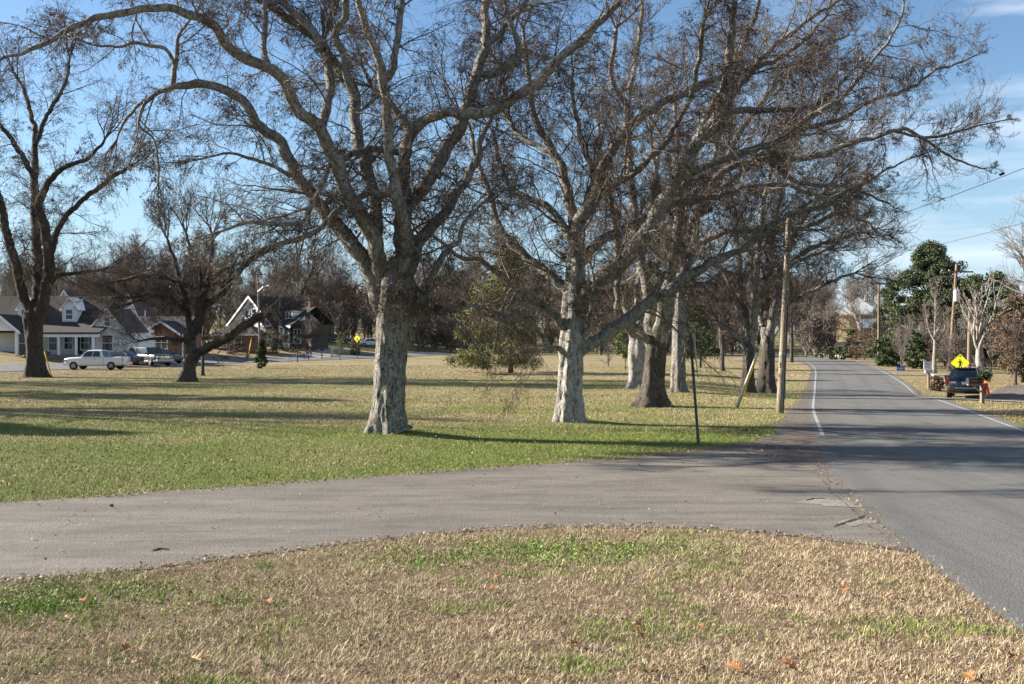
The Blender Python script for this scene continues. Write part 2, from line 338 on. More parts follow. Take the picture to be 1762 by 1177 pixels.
def crack(pts, wd, seed):
    r = np.random.default_rng(seed); P = respl(np.array([G0(*p) for p in pts]), 40); P += r.normal(0, .018, P.shape)
    hw = wd * (0.4 + r.random(40)) * np.sin(np.linspace(.15, 3.0, 40)); d = np.gradient(P, axis=0); d /= np.linalg.norm(d, axis=1)[:, None]; nrm = np.stack([-d[:, 1], d[:, 0]], 1)
    L, Rr = P + nrm * hw[:, None], P - nrm * hw[:, None]
    V = np.concatenate([np.c_[L, np.full(40, .0135)], np.c_[Rr, np.full(40, .0135)]]); i = np.arange(39)
    link('pavement_crack', mesh_np('pavement_crack', V, np.stack([i, i + 1, i + 41, i + 40], 1)), M['crack'], kind='structure')
crack([(1432, 908), (1455, 900), (1478, 893), (1490, 886)], .035, 1); crack([(1386, 862), (1400, 859), (1420, 858)], .03, 2)
crack([(1400, 808), (1432, 848), (1468, 880), (1500, 908), (1530, 930)], .006, 3); crack([(262, 950), (275, 945), (290, 947)], .03, 4)
# far street: straight strip along RA + t*RU, and its continuation behind the trees
tt = np.arange(-60, 150, 2.0); c = RA[None] + tt[:, None] * RU[None]; bend = np.maximum(tt - 95, 0)[:, None] ** 2 * .006 * np.array([[1, -.25]])
c = c + bend
strip('far_street', c + RN * 3.0, c - RN * 3.0, M['asphalt_far'], .05, 6, kind='structure')
# driveways
def quadpath(name, pts, wd, mat_, lift=.03):
    P = respl(np.array(pts, float), 24); d = np.gradient(P, axis=0); d /= np.linalg.norm(d, axis=1)[:, None]; nrm = np.stack([-d[:, 1], d[:, 0]], 1)
    return strip(name, P + nrm * wd / 2, P - nrm * wd / 2, mat_, lift, 4, kind='structure')
quadpath('driveway', [(18.6 + 5.4, 50.5), (27, 53), (31, 57), (37, 66)], 7.2, M['gravel'], .05)
quadpath('driveway_apron', [(21.2, 52.2), (24.6, 46.2)], 1.0, M['concrete'], .066)
quadpath('driveway_edging', [(26.4, 49.3), (29.8, 46.5)], .35, M['concrete'], .06)
quadpath('driveway', [at(265, 96)[:], at(250, 112)], 7.0, M['concrete'], .06)
quadpath('driveway', [at(520, 131), at(590, 160)], 4.5, M['concrete'], .06)
quadpath('cross_street', [at(1405, 212), at(1480, 214), at(1560, 216)], 5.0, M['asphalt_far'], .06)

# ---------------------------------------------------------------- trees
def unit(a): return a / np.maximum(np.linalg.norm(a, axis=-1, keepdims=True), 1e-9)
def grow(rng, p, d, L, r0, r1, K, wander, up):
    N = len(p); pos = np.zeros((N, K + 1, 3)); pos[:, 0] = p; d = d.copy(); step = (L / K)[:, None]
    curl = rng.normal(0, 1, (N, 3)) * wander * .5
    for k in range(K):
        d = unit(d + rng.normal(0, 1, (N, 3)) * wander + curl * (1 if k % 3 else -1) + np.array([0, 0, up]))
        pos[:, k + 1] = pos[:, k] + d * step
    t = np.linspace(0, 1, K + 1)[None]; return pos, r0[:, None] * (1 - t) + r1[:, None] * t
def spawn(rng, pos, rad, n, tmin, amean, asd, lratio, lsd, rr, rmin, tmax=1.0):
    N, K1, _ = pos.shape; K = K1 - 1
    t = tmin + (tmax - tmin) * ((np.arange(n)[None] + rng.random((N, n))) / n); t = np.clip(t, 0, .999)
    i = (t * K).astype(int); f = t * K - i; I = np.arange(N)[:, None]
    a, b = pos[I, i], pos[I, i + 1]; p = a + (b - a) * f[..., None]; tan = unit(b - a)
    r = rad[I, i] + (rad[I, i + 1] - rad[I, i]) * f
    rnd = rng.normal(0, 1, (N, n, 3)); side = unit(rnd - (rnd * tan).sum(-1, keepdims=True) * tan)
    ang = rng.normal(amean, asd, (N, n))[..., None]; d = tan * np.cos(ang) + side * np.sin(ang)
    L = np.linalg.norm(np.diff(pos, axis=1), axis=-1).sum(1)
    l = L[:, None] * lratio * (1.15 - .75 * t) * np.exp(rng.normal(0, lsd, (N, n)))
    return p.reshape(-1, 3), d.reshape(-1, 3), l.ravel(), np.maximum(r.ravel() * rr, rmin)
def tubes(pos, rad, S):
    N, K1, _ = pos.shape
    T = np.gradient(pos, axis=1); T = unit(T); ref = np.tile(np.array([.37, .82, .43]), (N, 1, 1)); ref = np.broadcast_to(ref, T.shape)
    A = unit(np.cross(T, ref)); B = np.cross(T, A); ph = np.arange(S) * 2 * math.pi / S
    V = pos[:, :, None] + (A[:, :, None] * np.cos(ph)[None, None, :, None] + B[:, :, None] * np.sin(ph)[None, None, :, None]) * rad[:, :, None, None]
    idx = np.arange(N * K1 * S).reshape(N, K1, S); a = idx[:, :-1]; b = idx[:, 1:]; a2 = np.roll(a, -1, 2); b2 = np.roll(b, -1, 2)
    return V.reshape(-1, 3), np.stack([a, a2, b2, b], -1).reshape(-1, 4)
class Acc:
    def __init__(s): s.V = []; s.Q = []; s.n = 0
    def add(s, V, Q): s.V.append(V); s.Q.append(Q + s.n); s.n += len(V)
    def mesh(s, name, smooth=True): return mesh_np(name, np.concatenate(s.V), np.concatenate(s.Q), None, smooth)
def leaf_quads(rng, p, size, sizesd=.4, droop=0.0, aspect=.55, normal=None):
    N = len(p); u = unit(rng.normal(0, 1, (N, 3)) + np.array([0, 0, -droop]))
    w_ = rng.normal(0, 1, (N, 3)) if normal is None else np.cross(u, normal) + rng.normal(0, .35, (N, 3))
    w_ = unit(w_ - (w_ * u).sum(1, keepdims=True) * u)
    s = size * np.exp(rng.normal(0, sizesd, N))[:, None]; a = u * s; b = w_ * s * aspect
    n_ = np.cross(u, w_) * s * .15
    V = np.stack([p, p + a * .5 + b * .5 + n_, p + a, p + a * .5 - b * .5 + n_], 1).reshape(-1, 3)
    return V, np.arange(4 * N).reshape(N, 4)
# levels: (children, K, wander, up, angle, length ratio, radius ratio, sides)
def ramify(rng, acc, pos, rad, levels, rmin, tmin=.2, keep=None):
    cur = (pos, rad); pts = []
    for li, (n, K, wd, up, ang, lr, rr, S) in enumerate(levels):
        p, d, L, r = spawn(rng, cur[0], cur[1], n, tmin, ang, .22, lr, .35, rr, rmin)
        ps, rd = grow(rng, p, d, L, r, np.maximum(r * .35, rmin * .7), K, wd, up)
        acc.add(*tubes(ps, rd, S)); cur = (ps, rd)
        if li >= len(levels) - 2: pts.append(ps[:, 1:].reshape(-1, 3))
    return np.concatenate(pts)
def catmull(P, step):
    P = np.asarray(P, float); Q = np.vstack([2 * P[0] - P[1], P, 2 * P[-1] - P[-2]]); out = []
    for i in range(1, len(Q) - 2):
        n = max(2, int(np.linalg.norm(Q[i + 1, :3] - Q[i, :3]) / step)); t = np.linspace(0, 1, n, endpoint=False)[:, None]
        p0, p1, p2, p3 = Q[i - 1], Q[i], Q[i + 1], Q[i + 2]
        out.append(.5 * ((2 * p1) + (-p0 + p2) * t + (2 * p0 - 5 * p1 + 4 * p2 - p3) * t ** 2 + (-p0 + 3 * p1 - 3 * p2 + p3) * t ** 3))
    return np.vstack(out + [P[-1:]])
def lumpy_tube(P, S, lump, flare=0.0, seed=0, closed_tip=True, flute=0.0, ridge=.05):     # P (n,4): x y z r; a limb or trunk with uneven girth
    T = unit(np.gradient(P[:, :3], axis=0)); ref = np.array([0.25, .95, .18]) if abs(T[0, 2]) > .6 else np.array([0.1, .3, .95])
    A = unit(np.cross(T, ref)); B = np.cross(T, A); V = np.zeros((len(P), S, 3)); z0 = P[0, 2]
    for i in range(len(P)):
        for k in range(S):
            a = 2 * math.pi * k / S; dvec = A[i] * math.cos(a) + B[i] * math.sin(a); r = P[i, 3]
            q = P[i, :3] + dvec * r; o = seed * 7.3
            nz = mnoise.noise(Vector((q[0] * 2.2 + o, q[1] * 2.2, q[2] * .9))) * .6 + mnoise.noise(Vector((q[0] * 6 + o, q[1] * 6, q[2] * 3.4))) * .35 + mnoise.noise(Vector((q[0] * 16 + o, q[1] * 16, q[2] * 8))) * .12
            k2 = 1 + lump * nz
            if flute:
                rv_ = mnoise.noise(Vector((q[0] * 8.5 + o, q[1] * 8.5, q[2] * 1.5))); k2 += ridge * (.5 - min(1.0, abs(rv_) * 3.2)) 
                k2 += flute * (mnoise.noise(Vector((math.cos(a) * 1.7 + o, math.sin(a) * 1.7, q[2] * .22))))
            if flare:
                h = max(0, q[2] - z0); e = math.exp(-h / .33); k2 += flare * e * (.25 + .85 * max(0, math.sin(a * 5 + seed) + .6 * math.sin(a * 3 + 1 + seed)))
            V[i, k] = P[i, :3] + dvec * r * k2
    n = len(P); idx = np.arange(n * S).reshape(n, S); a = idx[:-1]; b = idx[1:]
    Q = np.stack([a, np.roll(a, -1, 1), np.roll(b, -1, 1), b], -1).reshape(-1, 4)
    V = V.reshape(-1, 3)
    if closed_tip:
        V = np.vstack([V, P[-1:, :3] + T[-1:] * P[-1, 3] * .5]); c = len(V) - 1; last = idx[-1]
        Q = np.vstack([Q, np.stack([last, np.roll(last, -1), np.full(S, c), np.full(S, c)], -1)[:, :4]])
        Qk = Q[:-S]; Tn = Q[-S:, :3]; return V, Qk, Tn
    return V, Q, np.zeros((0, 3), np.int32)
def hero_tree(name, label, Y, trunk, limbs, seed, levels, barkm, limbm, base_z, flare=.55, trunk_sides=44, twig_r=.0035, droop=0.0, leaf_n=0, spacing=.55, child_len=(1.2, 3.0), tip_len=2.6, group=None, flute=.25, cat='tree', twigm='twig', tip_n=4, leaf_size=.05, sprout=0, wobble=1.0, branchm='branch', thin=1.0):
    rng = np.random.default_rng(seed)
    bx, by = (trunk[0][0] - CX) * Y / F, Y
    root = thing(name, label, cat, (bx, by, base_z - .03), 0, group)
    O = np.array([bx, by, base_z - .03])
    def conv(pts, dep):
        out = []; acc_ = 0; last = None
        for q in pts:
            if last is not None: acc_ += math.hypot(q[0] - last[0], q[1] - last[1])
            last = q; yy = Y + dep * acc_ / F * Y
            out.append((*P3(q[0], q[1], yy), q[2] * Y / F))
        return np.array(out)
    tp = conv(trunk, 0.0); tp[0, 2] = base_z - .12
    tp = catmull(tp, .07 if Y > 36 else .04); tp[:, 3] = np.maximum(tp[:, 3], .01)
    V, Q, T = lumpy_tube(tp, trunk_sides if Y > 36 else 100, .16, flare, seed, True, flute)
    link('trunk', mesh_np('trunk', V - O, Q, T), barkm, root)
    acc = Acc(); pts_all = []; sp, sd_, sL, sr = [], [], [], []
    for li, (dep, pts) in enumerate(limbs):
        P = catmull(conv(pts, dep), .12); L = np.linalg.norm(np.diff(P[:, :3], axis=0), axis=1).sum()
        ax_ = tp[:, :3]; k_ = int(np.argmin(np.linalg.norm(ax_ - P[0, :3], axis=1)))
        if np.linalg.norm(ax_[k_] - P[0, :3]) < tp[k_, 3] * 1.5 + .05:
            lo_ = ax_[max(0, k_ - 9)]; P = catmull(np.vstack([[*lo_, P[0, 3] * .7], P[::3], P[-1:]]), .12)
        fr_ = np.array([[mnoise.noise(Vector((q * f_ + seed * 3.1 + li * 7.7, o_ * 9.1, .5))) for o_ in range(3)] for q in np.arange(len(P)) * .12 for f_ in (1.1,)])
        fr2 = np.array([[mnoise.noise(Vector((q * 3.1 + seed * 5.1 + li * 3.7, o_ * 5.1, 1.5))) for o_ in range(3)] for q in np.arange(len(P)) * .12])
        env_ = np.clip(np.minimum(np.arange(len(P)), np.arange(len(P))[::-1]) / 6, 0, 1)[:, None]; P[:, :3] += (fr_ * .08 + fr2 * .075) * env_ * min(1, Y / 28) * wobble
        rmax = P[0, 3]; S = 16 if rmax > .1 else (12 if rmax > .06 else 8)
        V, Q, T = lumpy_tube(P, S, .20, 0, seed + li, True)
        link('limb', mesh_np('limb', V - O, Q, T), limbm, root)
        d = np.r_[0, np.cumsum(np.linalg.norm(np.diff(P[:, :3], axis=0), axis=1))]
        n = max(3, int(L / spacing)); t = (.18 + .80 * (np.arange(n) + rng.random(n)) / n) * L
        for tv in t:
            i = min(np.searchsorted(d, tv), len(P) - 2); tan = unit(P[i + 1, :3] - P[i, :3]); rv = rng.normal(0, 1, 3); rv[2] += .15
            side = unit(rv - (rv @ tan) * tan); a = rng.uniform(.6, 1.25)
            sp.append(P[i, :3]); sd_.append(tan * math.cos(a) + side * math.sin(a)); l = rng.uniform(*child_len) * (1 if rng.random() > .3 else .5) * (1.15 - .6 * tv / L) * min(1, .42 + P[i, 3] / (.085 * max(1, Y / 40))); sL.append(l)
            sr.append(min(.45 * P[i, 3], .007 + .009 * l) * thin)
        big = P[-1, 3]
        for k in range(tip_n if big < .06 else tip_n + 2):
            tan = unit(P[-1, :3] - P[-4, :3]); rv = rng.normal(0, 1, 3); side = unit(rv - (rv @ tan) * tan); a = rng.uniform(.05, .6)
            sp.append(P[-1, :3]); sd_.append(tan * math.cos(a) + side * math.sin(a)); l = rng.uniform(.7, 1.15) * (tip_len * min(1, (.22 + big / .1) * max(1, Y / 50)) + 12 * max(0, big - .05)); sL.append(l); sr.append(min(big * .75, .012 + .010 * l))
    for k in range(sprout):
        i = rng.integers(int(len(tp) * .62), len(tp)); a = rng.uniform(0, 6.28); dv = np.array([math.cos(a), math.sin(a), rng.uniform(-.2, .9)]); sp.append(tp[i, :3] + dv * np.array([1, 1, 0]) * tp[i, 3] * .9); sd_.append(unit(dv)); sL.append(rng.uniform(.3, 1.1)); sr.append(.008)
    sp, sd_, sL, sr = np.array(sp), np.array(sd_), np.array(sL), np.maximum(np.array(sr), twig_r * 1.6)
    ps, rd = grow(rng, sp, sd_, sL, sr, np.maximum(sr * .3, twig_r), 10, .13, .03 - droop * .5)
    bacc = Acc(); bacc.add(*tubes(ps, rd, 6)); lead_l = levels[0]
    p_, d_, L_, r_ = spawn(rng, ps, rd, lead_l[0], .15, lead_l[4], .24, lead_l[5], .35, lead_l[6], twig_r)
    ps, rd = grow(rng, p_, d_, L_, r_, np.maximum(r_ * .35, twig_r * .8), lead_l[1], lead_l[2], lead_l[3]); bacc.add(*tubes(ps, rd, lead_l[7]))
    pts = ramify(rng, acc, ps, rd, levels[1:], twig_r)
    bm_ = bacc.mesh('branch'); bm_.vertices.foreach_set('co', (np.concatenate(bacc.V) - O).astype(np.float32).ravel()); bm_.update(); link('branch', bm_, M[branchm], root)
    crown = acc.mesh('crown'); co = np.concatenate(acc.V) - O
    crown.vertices.foreach_set('co', co.astype(np.float32).ravel()); crown.update()
    link('crown', crown, M[twigm], root)
    if leaf_n:
        keep = pts[rng.integers(0, len(pts), leaf_n)]; V, Qd = leaf_quads(rng, keep - O, leaf_size, .35, 1.2)
        link('dead_leaves', mesh_np('dead_leaves', V, Qd, None, False), M['dead_leaf'], root, kind='stuff')
    return root
def wild_tree(name, label, seed, height, r, nlimb, levels, spread=1.0, fork=.3, barkm='bark_far', twigm='twig_far', rmin=.012, loc=(0, 0, 0), group=None, leaf=None, leaf_n=0, leaf_size=.1, cat='tree', lean=0.0, up=.09):
    rng = np.random.default_rng(seed); root = thing(name, label, cat, loc, 0, group)
    K = 14; z = np.linspace(0, 1, K); wig = np.cumsum(rng.normal(0, .02 * height / K * 3, (K, 2)), axis=0)
    P = np.zeros((K, 4)); P[:, :2] = wig * .35; P[:, 0] += lean * z; P[:, 2] = z * height * .72 - .1; P[:, 3] = r * (1 - .82 * z)
    P = catmull(P, .25); V, Q, T = lumpy_tube(P, 14, .14, .5, seed, True, .2)
    acc0 = Acc(); acc0.add(V, Q)
    pos = P[None, ::max(1, len(P) // 16), :3]; rad = P[None, ::max(1, len(P) // 16), 3]
    p, d, L, rr = spawn(rng, pos, rad, nlimb, fork, .62 * spread, .18, .50 * spread + .12, .18, .62, rmin * 3)
    L = np.maximum(L, height * .22)
    ps, rd = grow(rng, p, d, L, rr, np.maximum(rr * .22, rmin), 14, .09, up)
    V2, Q2 = tubes(ps, rd, 7); acc0.add(V2, Q2)
    link('trunk', acc0.mesh('trunk'), M[barkm], root)
    acc = Acc(); pts = ramify(rng, acc, ps, rd, levels, rmin)
    link('crown', acc.mesh('crown'), M[twigm], root)
    if leaf:
        keep = pts[rng.integers(0, len(pts), leaf_n)]; V, Qd = leaf_quads(rng, keep, leaf_size, .3, .5)
        link('leaves', mesh_np('leaves', V, Qd, None, False), M[leaf], root, kind='stuff')
    return root
# levels: (children, K, wander, up, angle, length ratio, radius ratio, sides)
LV_DROOP = [(9, 7, .17, -.05, .72, .50, .55, 4), (7, 5, .19, -.15, .72, .52, .6, 3), (4, 2, .18, -.17, .7, .52, .7, 3)]
LV_FAN = [(9, 7, .14, .05, .60, .52, .55, 4), (7, 5, .16, .05, .6, .50, .6, 3), (4, 2, .15, .06, .6, .52, .7, 3)]
T2 = [(0, [(655, 525, 15), (634, 455, 14), (600, 415, 13), (571, 379, 12), (541, 342, 11), (502, 281, 10), (484, 241, 9.5), (445, 216, 9), (424, 179, 8), (408, 163, 8), (370, 151, 7), (340, 144, 7), (299, 150, 5.5), (268, 163, 4), (238, 180, 3.2), (221, 200, 2.6), (204, 231, 2)]),
 (-.3, [(266, 163, 3), (251, 177, 3), (241, 217, 2.6), (262, 241, 2.2), (272, 285, 1.8), (272, 313, 1.4)]),
 (.2, [(297, 150, 4.5), (302, 102, 4), (309, 61, 3), (330, 30, 2)]),
 (-.2, [(301, 110, 3.5), (285, 84, 3.5), (251, 73, 3), (200, 78, 2.2), (120, 66, 1.6)]),
 (-.35, [(658, 490, 14), (641, 408, 13), (604, 347, 12), (583, 294, 11.5), (563, 249, 11), (551, 220, 10), (514, 188, 9.5), (494, 151, 9), (461, 114, 8.5), (404, 85, 8), (381, 61, 7.5), (350, 34, 7), (306, 19, 6.5), (272, 17, 6), (204, 25, 5.5), (146, 32, 4.5), (95, 65, 3.8), (54, 85, 3), (0, 104, 2)]),
 (.3, [(551, 222, 8), (559, 204, 8), (567, 163, 8), (563, 110, 7), (556, 70, 6)]),
 (.3, [(462, 115, 6), (452, 80, 5), (455, 20, 4.5), (470, -40, 3)]),
 (.15, [(668, 520, 14), (645, 444, 12), (645, 351, 11), (632, 285, 11), (612, 228, 10.5), (608, 163, 10), (579, 118, 9.5), (547, 65, 9), (498, 33, 8), (441, -4, 7.5), (380, -40, 6)]),
 (.3, [(560, 85, 7), (530, 40, 6.5), (490, 0, 6), (450, -60, 5)]),
 (-.25, [(606, 160, 7.5), (592, 100, 7), (578, 62, 6.5), (592, 30, 6), (596, 0, 5.5), (600, -60, 4.5)]),
 (-.35, [(690, 500, 12), (702, 408, 11), (681, 347, 10), (669, 265, 8), (667, 175, 7.5), (661, 139, 7), (649, 98, 6.5), (641, 82, 6), (624, 33, 5.5), (616, 0, 5), (610, -60, 4)]),
 (.2, [(661, 141, 6), (677, 114, 6), (681, 65, 6), (688, 0, 5.5), (694, -60, 4.5)]),
 (.45, [(690, 470, 13), (694, 367, 12), (696, 265, 11), (702, 228, 10), (685, 196, 7), (669, 171, 5), (640, 150, 4)]),
 (-.3, [(700, 240, 9), (726, 212, 9), (751, 200, 8.5), (775, 192, 8), (808, 196, 8), (841, 192, 8), (902, 155, 8), (963, 98, 7.5), (1004, 69, 7), (1045, 20, 6), (1069, 0, 5), (1100, -40, 4)]),
 (.3, [(692, 480, 14), (694, 375, 13), (718, 330, 13), (755, 281, 12.5), (779, 232, 12), (804, 184, 11.5), (824, 114, 10), (836, 73, 9), (838, 0, 7.5), (838, -70, 6)]),
 (.3, [(836, 78, 6), (857, 61, 5.5), (877, 37, 5), (900, 16, 4.5), (920, -30, 3.5)]),
 (-.25, [(824, 128, 6.5), (849, 126, 6.5), (881, 102, 6), (893, 82, 5.5), (881, 41, 5), (869, 0, 4.5), (866, -50, 3.5)]),
 (.1, [(700, 520, 12), (706, 455, 11), (734, 404, 10), (767, 363, 9), (792, 318, 8), (816, 281, 7), (826, 240, 5), (848, 195, 4), (860, 150, 3)]),
 (-.2, [(700, 545, 9), (718, 523, 8), (741, 481, 6.5), (767, 435, 5.5), (786, 416, 4.5), (800, 385, 3.5), (830, 350, 2.5)]),
 (-.1, [(704, 556, 7), (721, 544, 6), (760, 532, 4.5), (800, 526, 3.6), (830, 529, 2.5)]),
 (-.5, [(690, 345, 6), (661, 334, 5.5), (620, 343, 5), (579, 367, 5), (551, 391, 4.5), (522, 408, 3.8), (470, 424, 2.6), (425, 438, 1.2)]),
 (-.6, [(684, 262, 6), (661, 257, 6), (640, 257, 5.5), (604, 265, 5), (571, 285, 5), (547, 322, 4.5), (534, 359, 4), (514, 383, 3.5), (432, 383, 3), (380, 398, 2)]),
 (-.3, [(500, 304, 4), (470, 285, 3.2), (445, 277, 3), (400, 265, 2.2), (360, 270, 1.6)])]
hero_tree('shade_tree', 'massive bare tree with pale blotched trunk nearest the side street', 28.3,
 [(672, 756, 32), (669, 735, 29.5), (669, 700, 27.5), (671, 640, 27), (675, 590, 28), (679, 550, 31), (683, 515, 32), (684, 485, 28), (684, 455, 18), (684, 435, 6)], T2, 11, LV_DROOP, M['bark'], M['bark_limb'], gz(-3.4, 28.3), flute=.13, flare=.42, droop=.08, leaf_n=22000, spacing=.33, child_len=(1.3, 3.4), twig_r=.0034, leaf_size=.046, sprout=45)
T3 = [(.1, [(988, 560, 16), (990, 487, 15), (992, 424, 13), (986, 370, 10), (975, 318, 9), (955, 269, 8), (935, 232, 7), (922, 204, 6), (914, 163, 5), (905, 110, 4), (900, 50, 3)]),
 (-.2, [(990, 440, 13), (1000, 379, 11), (1020, 347, 9), (1028, 310, 8.5), (1049, 265, 8), (1077, 228, 7.5), (1085, 196, 6), (1070, 165, 5), (1057, 143, 4.5), (1053, 110, 4), (1060, 50, 3)]),
 (.3, [(1000, 385, 8), (1012, 340, 7), (1020, 294, 6), (1005, 255, 5), (990, 200, 4), (985, 140, 3)]),
 (.2, [(1080, 225, 7), (1100, 205, 7), (1126, 188, 7), (1192, 151, 6.5), (1224, 139, 6), (1300, 120, 5), (1370, 80, 4), (1420, 30, 3)]),
 (-.35, [(990, 545, 15), (1012, 503, 14), (1062, 458, 13.5), (1088, 429, 13), (1114, 400, 12.5), (1134, 363, 12), (1155, 318, 11), (1187, 269, 10), (1232, 204, 9), (1249, 155, 7), (1257, 102, 6), (1262, 40, 5), (1266, -30, 4)]),
 (-.2, [(1160, 312, 8), (1200, 290, 7), (1253, 272, 6.5), (1322, 250, 6), (1384, 208, 5), (1453, 163, 4), (1485, 130, 3.2), (1510, 94, 2.6), (1547, 41, 2), (1555, 8, 1.5)]),
 (.2, [(1195, 255, 7), (1225, 228, 6.5), (1249, 200, 6), (1290, 188, 5.5), (1363, 192, 4.5), (1420, 170, 3.5), (1470, 120, 2.5)]),
 (.25, [(1240, 190, 6), (1280, 140, 5.5), (1320, 90, 5), (1370, 50, 4), (1430, 10, 3), (1480, -30, 2)]),
 (0, [(990, 610, 12), (1010, 592, 11.5), (1030, 585, 11), (1067, 559, 10.5), (1102, 530, 10), (1145, 504, 9), (1183, 472, 8), (1225, 448, 7), (1261, 436, 6), (1322, 392, 5), (1363, 367, 4.4), (1428, 351, 3.6), (1461, 330, 3), (1518, 294, 2.2), (1560, 275, 1.5)]),
 (.3, [(990, 470, 10), (1028, 420, 8.5), (1077, 396, 8), (1126, 367, 8), (1160, 350, 7), (1220, 340, 6), (1290, 320, 5), (1350, 320, 4), (1420, 340, 3)]),
 (.3, [(985, 510, 11), (972, 495, 9.5), (955, 481, 8.5), (929, 464, 8), (900, 435, 7), (882, 420, 6.5), (857, 379, 6), (841, 326, 5.5), (829, 302, 5), (815, 250, 4), (800, 200, 3)]),
 (-.3, [(984, 575, 9), (966, 556, 7.5), (943, 533, 6.5), (912, 510, 6), (870, 481, 5), (824, 444, 4.2), (788, 437, 3.5), (750, 410, 2.5)]),
 (-.3, [(980, 604, 7), (966, 599, 5.5), (943, 599, 5), (923, 567, 4.5), (900, 556, 4), (870, 548, 3.4), (835, 540, 2.6), (810, 520, 1.8)]),
 (-.4, [(992, 600, 8), (1008, 582, 5.5), (1012, 560, 4), (1015, 530, 3.5), (1022, 500, 3), (1020, 470, 2.2)]),
 (.4, [(992, 430, 9), (962, 380, 7), (930, 350, 6), (890, 330, 5), (860, 280, 4), (850, 230, 3)]),
 (-.5, [(1005, 375, 8), (1040, 330, 6.5), (1090, 300, 6), (1140, 250, 5), (1180, 190, 4.5), (1200, 120, 4), (1210, 40, 3)]),
 (.5, [(950, 262, 6), (920, 250, 5), (880, 215, 4.5), (870, 160, 4), (850, 100, 3)])]
hero_tree('shade_tree', 'bare tree with smooth pale grey trunk, next right of the massive one, limb sweeping right', 33.2,
 [(978, 731, 25), (978, 715, 22.5), (980, 674, 20), (982, 630, 18.5), (983, 602, 19), (986, 560, 18), (988, 520, 17.5), (990, 487, 16), (991, 450, 14), (992, 425, 10)], T3, 23, LV_DROOP, M['bark_smooth'], M['bark_limb'], gz(1.9, 33.2), flare=.34, droop=.04, leaf_n=18000, spacing=.30, child_len=(1.3, 3.6), twig_r=.0041, leaf_size=.05, sprout=25)
T4 = [(-.2, [(1124, 600, 11), (1110, 580, 8), (1085, 563, 7), (1066, 540, 6), (1062, 500, 6), (1064, 450, 5.5), (1058, 400, 5), (1050, 340, 4), (1052, 270, 3)]),
 (.2, [(1126, 595, 11), (1119, 539, 9.5), (1110, 487, 9), (1100, 430, 8.5), (1092, 380, 8), (1085, 300, 7), (1078, 220, 6), (1085, 150, 5), (1100, 60, 4), (1105, -20, 3)]),
 (-.3, [(1131, 595, 12), (1140, 530, 10), (1155, 470, 9.5), (1165, 400, 9), (1172, 330, 8), (1190, 260, 7), (1222, 190, 6), (1262, 120, 5), (1290, 50, 4), (1310, -20, 3)]),
 (-.1, [(1132, 590, 12), (1146, 550, 11), (1152, 510, 10), (1170, 480, 8), (1190, 440, 7), (1200, 390, 6.5), (1215, 330, 6.5), (1253, 290, 6.5), (1322, 273, 6), (1404, 269, 5.2), (1461, 249, 4.4), (1514, 232, 3.8), (1555, 222, 3.2), (1592, 241, 2.6), (1640, 273, 2), (1689, 290, 1.3)]),
 (.1, [(1205, 370, 6), (1240, 330, 5.5), (1300, 275, 5), (1363, 228, 4.8), (1445, 204, 4.2), (1506, 171, 3.6), (1559, 155, 3), (1600, 126, 2.4), (1645, 110, 1.8), (1681, 94, 1.2)]),
 (-.2, [(1540, 226, 2.6), (1570, 232, 2.6), (1608, 237, 2.2), (1669, 222, 1.6), (1722, 208, 1)]),
 (-.3, [(1195, 420, 6), (1250, 400, 5.5), (1320, 395, 5), (1390, 390, 4.2), (1440, 370, 3.4), (1485, 379, 2.6), (1510, 400, 1.8)]),
 (.3, [(1230, 330, 6), (1260, 250, 5.5), (1300, 190, 5), (1350, 130, 4), (1400, 90, 3.2), (1460, 60, 2.2)]),
 (.2, [(1320, 275, 5), (1370, 310, 4), (1420, 320, 3.4), (1480, 330, 2.6), (1530, 350, 1.8)])]
hero_tree('shade_tree', 'stout bare tree with flared brown furrowed trunk standing behind the leaning sign post', 42,
 [(1121, 701, 34), (1122, 690, 29), (1124, 660, 20), (1127, 625, 18), (1129, 600, 18), (1132, 575, 14), (1134, 560, 8)], T4, 37, LV_FAN, M['bark_brown'], M['bark_limb'], gz(5.9, 42), flare=.35, leaf_n=5000, spacing=.25, twig_r=.0047, tip_len=1.4, tip_n=2, child_len=(1.3, 3.3))
T0 = [(0, [(57, 556, 10), (46, 525, 8), (34, 490, 8.5), (26, 450, 8), (12, 405, 7), (0, 345, 6), (-20, 280, 5), (-30, 200, 4)]),
 (.3, [(58, 560, 12), (63, 510, 9), (64, 450, 8.5), (61, 397, 8), (59, 306, 6.5), (61, 238, 5), (56, 204, 4), (40, 150, 3)]),
 (-.2, [(62, 560, 11), (80, 490, 9), (84, 450, 8.5), (78, 397, 7.5), (68, 350, 6.5), (92, 302, 5), (120, 285, 4), (153, 272, 3), (180, 240, 2)]),
 (.2, [(83, 460, 6), (102, 390, 5), (136, 350, 4.5), (187, 309, 4), (221, 289, 3)]),
 (-.2, [(60, 310, 5), (45, 280, 4.5), (20, 240, 4), (0, 215, 3)]),
 (.3, [(80, 495, 5), (100, 475, 4), (130, 470, 3), (170, 465, 2.5)]),
 (.3, [(60, 250, 4), (80, 200, 3.5), (110, 150, 3), (120, 100, 2)])]
hero_tree('shade_tree', 'dark multi-stemmed bare tree at the left edge beside the yellow guy guard', 72,
 [(62, 650, 22), (61, 640, 18), (60, 609, 14), (58, 569, 14), (57, 545, 14), (58, 520, 9)], T0, 41, LV_DROOP, M['bark_dark'], M['bark_dark'], gz(*at(62, 72)), flare=.4, leaf_n=5000, spacing=.5, twig_r=.0062, branchm='branch_dark', child_len=(1.8, 4.6), tip_len=4, leaf_size=.09)
